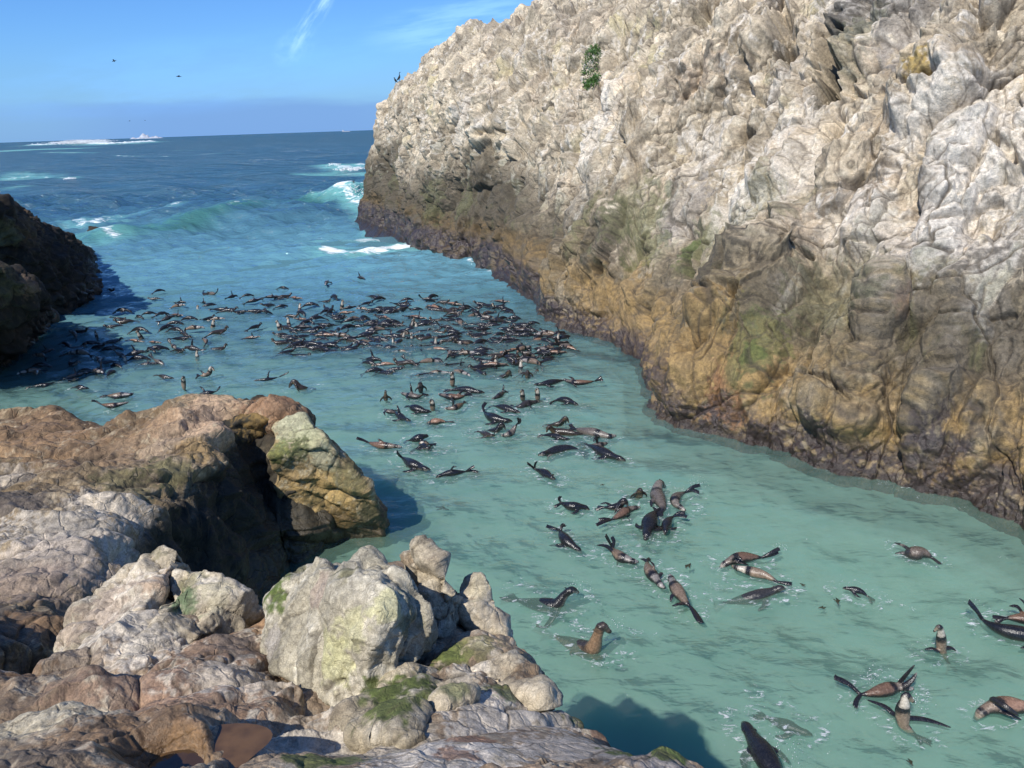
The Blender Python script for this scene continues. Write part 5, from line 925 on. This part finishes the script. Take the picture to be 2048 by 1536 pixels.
def raft():
    T = [('dark seal with its head lifted', tpl([(-.60, 0, .10), (-.52, 0, .17), (-.40, 0, .07), (-.15, .02, .04), (.15, 0, .03), (.45, -.03, -.04)], 'd', 'pale', 1.05)),
         ('brown faced seal with its head up', tpl([(-.58, .05, .13), (-.50, .03, .20), (-.40, 0, .06), (-.15, -.02, .02), (.15, 0, .05), (.45, .05, -.05)], 'd', 'brown', 1.0)),
         ('upright seal with a pale throat', tpl([(-.09, -.05, .22), (-.02, 0, .29), (0, 0, .15), (.02, .02, .0), (.08, .05, -.3), (.16, .1, -.6)], 'c', 'cream', 1.05)),
         ('seal on its back with one flipper up', tpl([(-.58, 0, .05), (-.48, 0, .09), (-.25, 0, .05), (.0, 0, .06), (.25, 0, .05), (.48, 0, .02)], 'u', 'rust', 1.0, [[(-.16, .02, .08), (-.12, .03, .25), (-.16, .03, .42)]])),
         ('seal on its side with pale flank', tpl([(-.55, 0, .03), (-.46, 0, .09), (-.22, .05, .08), (.05, .07, .09), (.3, .03, .06), (.5, -.05, .0)], 's', 'band', 1.05, [[(-.14, 0, .1), (-.08, -.05, .2), (0, -.08, .28)]])),
         ('smooth black seal back awash', tpl([(-.5, 0, -.08), (-.4, 0, .0), (-.2, .02, .08), (.05, .03, .10), (.3, 0, .05), (.5, -.03, -.05)], 'd', 'dark', 1.1)),
         ('seal with its hind flippers raised', tpl([(-.45, 0, -.12), (-.3, 0, .0), (-.1, 0, .06), (.15, 0, .10), (.30, 0, .16)], 's', 'pale', 1.0, (), [[(.30, 0, .16), (.38, .02, .28), (.42, .05, .42)], [(.30, 0, .16), (.40, -.03, .24), (.48, -.05, .34)]], 1.2)),
         ('curled seal with both ends lifted', tpl([(-.42, -.1, .10), (-.36, -.05, .18), (-.25, .02, .08), (.0, .08, .04), (.25, .02, .08), (.38, -.08, .12)], 'd', 'pale', 1.05)),
         ('black seal holding a flipper upright', tpl([(-.5, 0, .0), (-.4, 0, .07), (-.18, 0, .06), (.05, 0, .04), (.3, 0, .0)], 's', 'dark', 1.0, [[(-.12, 0, .08), (-.10, 0, .28), (-.04, 0, .48)]], (), 1.15)),
         ('seal rolled over with pale pink belly', tpl([(-.55, 0, .02), (-.45, .02, .07), (-.2, .04, .06), (.05, .02, .08), (.3, -.02, .07), (.48, -.04, .04)], 'u', 'tan', 1.0))]
    rs = random.Random(11); made = []
    def put(x, y, k=None, where='in the crowded raft of seals', z=0.0, sc=None):
        c = PZ(x, y, 0)
        if any((c[0]-a)**2+(c[1]-b)**2 < .06 for a, b in made): return False
        made.append((c[0], c[1])); k = rs.choices(range(10), (22, 8, 6, 5, 10, 28, 5, 10, 7, 3))[0] if k is None else k
        if 'left' in where: g = 'seals left of the raft'; wh = 'near the left outcrop' if x < 190 else ('above the bench' if y > 690 else ('left of the raft' if y > 615 else 'at the far left of the raft'))
        elif 'alone' in where: g = 'seals behind the raft'; wh = 'apart on the seaward side'
        else:
            g = 'seals in the raft'
            wh = 'far fringe of the raft' if y < 617 else ('near fringe of the raft' if y > 722 else ('cliff end of the raft' if x > 1000 else ('left part of the raft' if x < 640 else ('middle of the raft' if x < 860 else 'right part of the raft'))))
        ob = link('seal', T[k][1], None, None, T[k][0]+', '+wh, 'seal', g)
        ob.location = (c[0], c[1], z+rs.uniform(-.11, -.02)); s_ = sc or rs.uniform(.66, .98); ob.scale = (s_*rs.choice((1, -1)), s_, s_)
        a = rs.gauss(0, .55)+(math.pi if rs.random() < .5 and ob.scale[0] > 0 else 0); ob.rotation_euler = (rs.gauss(0, .14), rs.gauss(0, .08), a if k != 2 else rs.gauss(0, .5))
        if k != 2: ob['label'] = ('small ' if s_ < .75 else ('larger ' if s_ > .9 else ''))+T[k][0]+(', heading left, ' if -ob.scale[0]*math.cos(a) < 0 else ', heading right, ')+wh
        if len(ob['label'].split()) > 16: ob['label'] = ob['label'].replace('small ', '').replace('larger ', '')
        return True
    left = [(625,158,0),(755,130,1),(1085,140,5),(1060,190,0),(1400,155,7),(1450,160,6),(1385,215,8),(1225,210,8),(1210,240,4),(1430,235,5),(1575,180,8),(1690,175,5),(1730,215,4),(1850,185,4),(1935,175,1),(1840,235,0),(840,275,5),(1350,262,2),(950,312,5),(1015,292,5),(1100,290,5),(1200,300,3),(1500,262,7),(1550,270,0),(1640,290,7),(1735,278,0),(1810,278,5),(1130,335,8),(1190,360,5),(1290,330,5),(820,330,7),(790,375,0),(860,345,1),(1130,385,5),(1320,400,4),(1200,405,5),(1480,330,4),(1420,330,7),(535,410,1),(500,440,4),(655,440,2),(950,405,5),(950,445,2),(930,485,9),(1050,490,9),(1235,470,7),(1270,445,8),(1395,490,4),(1475,425,1),(450,505,5),(620,495,5),(660,520,0),(755,490,0),(760,530,5),(510,525,1),(300,550,8),(270,590,4),(490,565,0),(550,575,4),(1180,515,6),(1215,535,0),(1070,530,5),(1030,545,5),(1330,540,8),(1345,580,2),(670,600,9),(740,620,0),(815,575,6),(905,570,8),(850,610,2),(950,600,5),(790,645,5),(500,640,7),(280,645,5),(210,690,4),(250,700,9),(590,690,5),(650,695,4),(690,680,8),(760,690,5),(500,720,3),(490,750,7),(1000,640,4),(1080,625,6),(1470,530,1)]
    n = 0
    for X, Y, k in left: n += put(X*.293, 540+Y*.293, k, 'in the scattered seals left of the raft')
    for x, y, k in ((718, 554, 8), (655, 567, 4), (566, 573, 5), (745, 592, 0), (668, 592, 5)): n += put(x, y, k, 'alone on the seaward side of the raft')
    mid = [(15,155,0),(45,150,1),(120,160,9),(145,215,2),(205,205,5),(300,185,7),(395,205,2),(320,235,0),(415,245,9),(530,187,0),(610,165,5),(770,172,5),(890,165,6),(920,155,5),(975,180,1),(930,218,9),(1045,197,9),(1060,190,5),(1215,200,0),(1275,210,2),(1320,180,3),(1095,225,8),(1190,218,7),(735,205,7),(760,215,0),(740,190,1),(650,275,9),(490,290,0),(600,235,5),(800,320,2),(825,325,2),(1200,290,8),(1250,320,8),(1315,300,8),(1000,340,6),(1240,275,6),(75,300,2),(90,260,1),(20,330,2),(680,370,2),(555,345,8),(520,380,0),(390,380,4),(300,385,9),(220,375,0),(35,425,1),(110,440,0),(210,435,5),(320,440,5),(420,450,7),(340,475,5),(50,475,0),(150,500,7),(690,420,2),(755,460,1),(665,455,5),(845,470,5),(940,430,2),(945,465,9),(1030,475,0),(1120,490,4),(1180,480,5),(1010,480,1),(770,375,4),(800,400,2),(1540,410,9),(1650,375,8),(1655,400,2),(1720,450,9),(1700,440,6),(1640,480,9),(1600,460,4),(1560,490,7),(1480,520,0),(1500,540,4),(1440,560,2),(1470,605,1),(1600,530,5),(1390,470,9),(1330,480,9),(1450,470,4),(1280,500,1),(1290,530,2),(1280,555,9),(1360,430,5),(1500,355,5),(1450,350,4),(1390,365,7),(1360,370,9),(1100,560,8),(1080,600,4),(1040,555,7),(950,520,5),(905,530,4),(1185,590,0),(1190,555,7),(790,530,6),(760,540,1),(690,575,0),(640,545,9),(560,520,8),(550,545,5),(580,590,5),(640,600,0),(945,605,4),(860,605,0)]
    for X, Y, k in mid: n += put(550+X*.3418, 540+Y*.3418, k)
    poly = np.array([(400,655),(520,612),(640,606),(850,602),(1000,600),(1070,640),(1135,662),(1150,700),(1110,730),(1040,745),(930,730),(860,715),(760,705),(640,705),(520,690),(420,680)], float)
    tgt = 298-len(S); tries = 0
    while len(made) < tgt and tries < 20000:
        tries += 1; x = rs.uniform(400, 1150); y = rs.uniform(600, 750)
        if inside(np.array([[x, y]]), poly)[0] > 0 and rs.random() < (1.0 if x > 600 else .5): put(x, y)
    # beyond three hundred: the rest of the tightly packed core, small bodies between the counted ones, as one mass
    Vs = []; Fs = []; o = 0; n = 0; geo = []
    for _, m in T:
        v = np.empty(len(m.vertices)*3, np.float32); m.vertices.foreach_get('co', v); f = np.empty(len(m.loops), np.int32); m.loops.foreach_get('vertex_index', f); c_ = np.empty(len(m.vertices)*4, np.float32); m.attributes['Col'].data.foreach_get('color', c_)
        geo.append((v.reshape(-1, 3), f.reshape(-1, 4), c_.reshape(-1, 4)[:, :3]))
    core = np.array([(560, 650), (640, 618), (850, 606), (1000, 606), (1065, 645), (1130, 668), (1140, 700), (1090, 725), (980, 728), (860, 710), (760, 700), (640, 700), (560, 690)], float); Cs = []
    while n < 230:
        x = rs.uniform(550, 1145); y = rs.uniform(604, 730)
        if inside(np.array([[x, y]]), core)[0] <= 0: continue
        c = PZ(x, y, 0)
        if any((c[0]-a)**2+(c[1]-b)**2 < .035 for a, b in made): continue
        made.append((c[0], c[1])); k = rs.choice((0, 0, 5, 5, 5, 1, 4, 7)); v, f, cc = geo[k]; a = rs.gauss(0, .6)+rs.choice((0, math.pi)); s_ = rs.uniform(.6, .9)
        Rm = np.array([[math.cos(a), -math.sin(a), 0], [math.sin(a), math.cos(a), 0], [0, 0, 1]]); Vs.append((v*s_)@Rm.T+np.array([c[0], c[1], rs.uniform(-.12, -.04)])); Fs.append(f+o); Cs.append(cc); o += len(v); n += 1
    me = make_mesh('seal_crowd', np.vstack(Vs), np.vstack(Fs), {'Col': np.vstack(Cs)}); link('seal_crowd', me, seal_mat, kind='stuff')
    print('SEALS', len(S), len(made))
build_near_seals(); raft()
# ------------------------------------------------------------------ BIRDS, PLANTS, FAR THINGS, SPRAY
def pmat(name, c, rough=.7):
    m = bpy.data.materials.new(name); m.use_nodes = True; b = m.node_tree.nodes['Principled BSDF']; nt = m.node_tree
    nz = N(nt, 'ShaderNodeTexNoise', i_Scale=12.0, i_Detail=4.0); nt.links.new(MIX(nt, MR(nt, nz.outputs[0], .3, .7), (*[v*.7 for v in c], 1), (*[min(v*1.25, 1) for v in c], 1)), b.inputs['Base Color']); b.inputs['Roughness'].default_value = rough; return m
def multi(name, parts, mat, **kw):
    VV = []; FF = []; o = 0
    for v, f in parts: VV += [tuple(q) for q in v]; FF += [tuple(int(i)+o for i in q) for q in f]; o += len(v)
    me = bpy.data.meshes.new(name); me.from_pydata(VV, [], FF); me.polygons.foreach_set('use_smooth', np.ones(len(FF), bool)); me.update(); return link(name, me, mat, **kw)
blk = pmat('black_feathers', (.012, .012, .013), .5)
A = lambda *r: np.array(r, float)
def cormorant(at, face, label, up=1.0, sc=1.0):
    f = np.array([face, -.1, 0]); f = f/np.linalg.norm(f)
    b = loft(np.array([A(0, 0, .12)-f*.20, A(0, 0, .18)-f*.08, A(0, 0, .30), A(0, 0, .42)+f*.05]), [.03, .08, .095, .05], [.03, .08, .10, .055], (0, 1, 0), 10)
    n_ = loft(np.array([A(0, 0, .40)+f*.05, A(0, 0, .52)+f*.02, A(0, 0, .62*up)+f*.03, A(0, 0, .68*up)+f*.07, A(0, 0, .69*up)+f*.13]), [.045, .028, .026, .034, .014], [.045, .028, .026, .032, .012], (0, 1, 0), 10)
    bk = loft(np.array([A(0, 0, .69*up)+f*.12, A(0, 0, .685*up)+f*.20]), [.011, .005], [.011, .005], (0, 1, 0), 6)
    tl = loft(np.array([A(0, 0, .12)-f*.16, A(0, 0, .0)-f*.30]), [.02, .012], [.045, .05], (0, 1, 0), 8)
    lg = [loft(np.array([A(0, s_*.04, .14), A(0, s_*.045, -.03)+f*.03]), [.014, .012], [.014, .012], (0, 1, 0), 6) for s_ in (-1, 1)]
    ob = multi('cormorant', [b, n_, tl]+lg, blk, label=label, cat='bird', group='birds at the cliff'); multi('beak', [bk], blk, parent=ob)
    ob.location = at; ob.scale = (sc,)*3
def onsky(x, y):
    px, py = proj(CLV); d = (px-x)**2+(py-y)**2; c = np.where(d < 30**2)[0]; k = c[np.argmin(np.abs(px[c]-x)*3+py[c])] if len(c) else np.argmin(d); return CLV[k]
cormorant(onsky(799, 186), 1, 'black cormorant standing tall with its neck up on the cliff edge', 1.0, 1.1)
cormorant(onsky(790, 192), -1, 'lower hunched cormorant just left of the tall standing one', .72, .9)
def flyer(x, y, r, span, tilt, label, bank=.2, mat=blk):
    c = PR(x, y, r); s_ = span/2
    body = loft(np.array([A(-.42, 0, 0), A(-.2, 0, .0), A(.05, 0, 0), A(.3, 0, .02), A(.5, 0, .03)])*span*.8, np.array([.01, .05, .07, .035, .012])*span, np.array([.012, .05, .07, .035, .012])*span, (0, 0, 1), 8)
    w_ = [loft(np.array([A(.02, q*.05, .02)*span, A(.04, q*.25, .12+q*bank*.3)*span, A(-.02, q*.42, .07+q*bank*.4)*span, A(-.10, q*.56, .02+q*bank*.5)*span]), np.array([.09, .085, .06, .012])*span, np.array([.016, .014, .010, .005])*span, (0, 0, 1), 8) for q in (-1, 1)]
    ob = multi('flying_bird', [body], mat, label=label, cat='bird', group='birds in the air')
    for q in w_: multi('wing', [q], mat, parent=ob)
    ob.location = c; ob.rotation_euler = (.0, tilt, R(12))
flyer(228, 122, 120, .85, -.25, 'small dark bird gliding, higher and further left of the two in the sky', -.25)
flyer(357, 153, 110, .95, .1, 'dark bird flying right, lower of the two near ones in the sky', .1)
flyer(259, 242, 260, .9, .0, 'tiny bird low in the sky, above the far white islet', .2)
flyer(290, 241, 300, .8, .1, 'tiny pale bird just right of the tiny dark one over the islet', .2)
flyer(707, 364, 88, .7, .3, 'dark bird skimming the sea just off the headland', .4)
# islet on the horizon, a ship
def islet():
    C0 = PR(290, 272, 7000); C0[2] = 0; parts = []; rs = random.Random(4)
    for (dx, wd, h) in ((-95, 60, 14), (-60, 50, 10), (-10, 80, 42), (15, 60, 30), (60, 70, 16), (90, 60, 20), (120, 40, 8)):
        V = [A(C0[0]+dx*1.0+rs.uniform(-8, 8), C0[1], h)]; n = 11
        for lv, (rr_, hh) in enumerate(((.35, .62), (.62, .3), (1.0, -.1))):
            for k in range(n): a = 6.2832*k/n; q = rr_*rs.uniform(.8, 1.15); V.append(A(C0[0]+dx+math.cos(a)*wd*.6*q, C0[1]+math.sin(a)*wd*.6*q, h*hh*rs.uniform(.75, 1.2) if lv < 2 else -2))
        F = [(0, 1+k, 1+(k+1) % n) for k in range(n)]
        for lv in range(2): F += [(1+lv*n+k, 1+(lv+1)*n+k, 1+(lv+1)*n+(k+1) % n, 1+lv*n+(k+1) % n) for k in range(n)]
        parts.append((V, F))
    me_ = multi('islet', parts, pmat('hazed_guano_rock', (.36, .39, .44), .95), label='low white rocky islet on the far horizon', cat='islet')  # blue-grey tone puts distance haze into the rock colour
islet()
sc_ = PR(692, 262, 6500); 
def box(c, h): V = [(c[0]+sx*h[0], c[1]+sy*h[1], c[2]+sz*h[2]) for sx in (-1, 1) for sy in (-1, 1) for sz in (-1, 1)]; return V, [(0, 1, 3, 2), (4, 6, 7, 5), (0, 4, 5, 1), (2, 3, 7, 6), (0, 2, 6, 4), (1, 5, 7, 3)]
hullv = [(-58, -6, 7), (50, -6, 7), (64, 0, 9), (50, 6, 7), (-58, 6, 7), (-54, -5, -1), (46, -5, -1), (56, 0, -1), (46, 5, -1), (-54, 5, -1)]
shp = multi('ship', [(hullv, [(0, 1, 6, 5), (1, 2, 7, 6), (2, 3, 8, 7), (3, 4, 9, 8), (4, 0, 5, 9), (0, 4, 3, 2, 1)])], pmat('hazed_ship_paint', (.3, .33, .38), .6), label='tiny pale ship on the horizon, left of the cliff', cat='ship')  # hull colour dulled to blue-grey, haze painted in
multi('deckhouse', [box((-38, 0, 13), (12, 5, 6)), box((-38, 0, 21), (7, 4, 2))], pmat('hazed_white_paint', (.42, .45, .5), .6), parent=shp); multi('mast', [box((22, 0, 13), (.6, .6, 6))], pmat('grey_paint', (.4, .4, .42), .6), parent=shp); shp.scale = (.6, .6, .6); shp.location = (sc_[0], sc_[1], 0)  # deckhouse white likewise dulled with painted haze
# hanging plant on the cliff face: thousands of small fleshy leaves
px_, py_ = proj(CLV)
def hang(x0, x1, y0, y1, n, label, seed, size=.10, shape=None, colr=(.045, .105, .015)):
    rg = np.random.default_rng(seed); k = np.where((px_ > x0) & (px_ < x1) & (py_ > y0) & (py_ < y1))[0]
    u = (py_[k]-y0)/(y1-y0); mid = (x0+x1)/2+(.5-u)*(x1-x0)*.25; hw = (x1-x0)*.5*np.interp(u, [0, .15, .5, .9, 1], [.35, .7, .9, .8, .4])*(1+.3*fbm(CLV[k], 2.5, 2, seed=seed)); k = k[np.abs(px_[k]-mid) < hw]
    kk = rg.choice(k, n); V = []; F = []
    for i, q in enumerate(kk):
        c = CLV[q]+CLN[q]*rg.uniform(.02, .26)+rg.normal(0, .03, 3); a = rg.normal(0, 1, 3); a /= np.linalg.norm(a); b = np.cross(a, rg.normal(0, 1, 3)); b /= np.linalg.norm(b)+1e-6; s_ = size*rg.uniform(.6, 1.3)
        V += [c, c+a*s_*.5+b*s_*.28, c+a*s_, c+a*s_*.5-b*s_*.28]; F.append((4*i, 4*i+1, 4*i+2, 4*i+3))
    me = make_mesh('hanging_plant', np.array(V), np.array(F)); me.polygons.foreach_set('use_smooth', np.zeros(n, bool))
    set_attr(me, 'Col', np.repeat(np.array(colr)[None]*rg.uniform(.45, 1.7, (n, 1)), 4, 0)*1.0)
    m = bpy.data.materials.new('leaf_green'); m.use_nodes = True; at = N(m.node_tree, 'ShaderNodeAttribute', attribute_name='Col'); m.node_tree.links.new(at.outputs['Color'], m.node_tree.nodes['Principled BSDF'].inputs['Base Color']); m.node_tree.nodes['Principled BSDF'].inputs['Roughness'].default_value = .5
    link('hanging_plant', me, m, None, label, 'plant')
hang(1168, 1204, 94, 180, 2600, 'dark green plant hanging down the upper cliff face', 5)
# spray thrown up by the swell
def spray(x, y, z0, w_, h_, n, seed, label_, dr=.03):
    rg = np.random.default_rng(seed); c = PZ(x, y, 0); V = []; F = []
    for i in range(n):
        jet = rg.integers(0, 9); a = (jet/8-.5)*1.5+rg.normal(0, .06); t = rg.random()**.6; p = c+np.array([a*w_*(.4+.6*t)+rg.normal(0, .07*w_), rg.normal(0, w_*.35), z0+h_*t*(1-.5*a*a)*(.55+.45*math.sin(jet*2.3+1)**2)]); s_ = dr*rg.uniform(.4, 1.8)*(1.5-t)
        o = 4*i; V += [p+np.array(q)*s_ for q in ((1, 1, 1), (1, -1, -1), (-1, 1, -1), (-1, -1, 1))]; F += [(o, o+1, o+2), (o, o+3, o+1), (o, o+2, o+3), (o+1, o+3, o+2)]
    me = make_mesh('sea_spray', np.array(V), np.array(F)); link('sea_spray', me, foam_white, kind='stuff')
foam_white = pmat('white_water', (.78, .80, .80), .9)
spray(722, 408, .2, 2.2, 2.0, 2600, 1, '', .06); spray(700, 410, .1, 1.6, 1.0, 900, 2, '', .05); spray(668, 341, .2, 2.2, 1.4, 700, 3, '', .08); spray(700, 342, .1, 3.5, .8, 900, 4, '', .08)
spray(165, 289, 1.5, 55, 7, 5000, 5, '', .35); spray(141, 360, .1, 1.4, .5, 160, 6, '', .07)
for x, y, w_, h_, n in ((1393, 970, .30, .22, 70), (1160, 1180, .35, .15, 60), (1230, 1256, .4, .1, 50), (1560, 1098, .2, .15, 40), (1310, 1075, .3, .08, 50), (1750, 1352, .4, .12, 70), (1835, 1400, .3, .1, 50), (1560, 1500, .4, .12, 60), (1950, 1215, .2, .12, 30)): spray(x, y, .0, w_, h_, n, x, '', .004)
# drifting weed
wd = pmat('brown_weed', (.035, .035, .015), .4)
for i, (x, y, s_) in enumerate(((1645, 1216, .07), (1676, 1202, .09), (886, 1016, .16), (1375, 1131, .10), (1605, 1170, .06), (1205, 970, .06), (1822, 1524, .06))):
    c = PZ(x, y, .012); v, f = loft(np.array([A(-1, 0, 0), A(-.4, .2, .05), A(.2, -.1, .02), A(1, .25, 0)])*s_, np.array([.08, .3, .35, .05])*s_, np.array([.08, .1, .1, .05])*s_, (0, 0, 1), 8)
    v2, f2 = loft(np.array([A(-.1, 0, .02), A(.1, .5, .05), A(.5, .8, 0)])*s_, np.array([.15, .2, .05])*s_, np.array([.08, .08, .05])*s_, (0, 0, 1), 8)
    ob = multi('seaweed', [(v, f), (v2, f2)], wd, label='small dark scrap of seaweed drifting on the teal water', cat='seaweed', group='drifting scraps of weed'); ob.location = c; ob.rotation_euler = (0, 0, i*1.3)
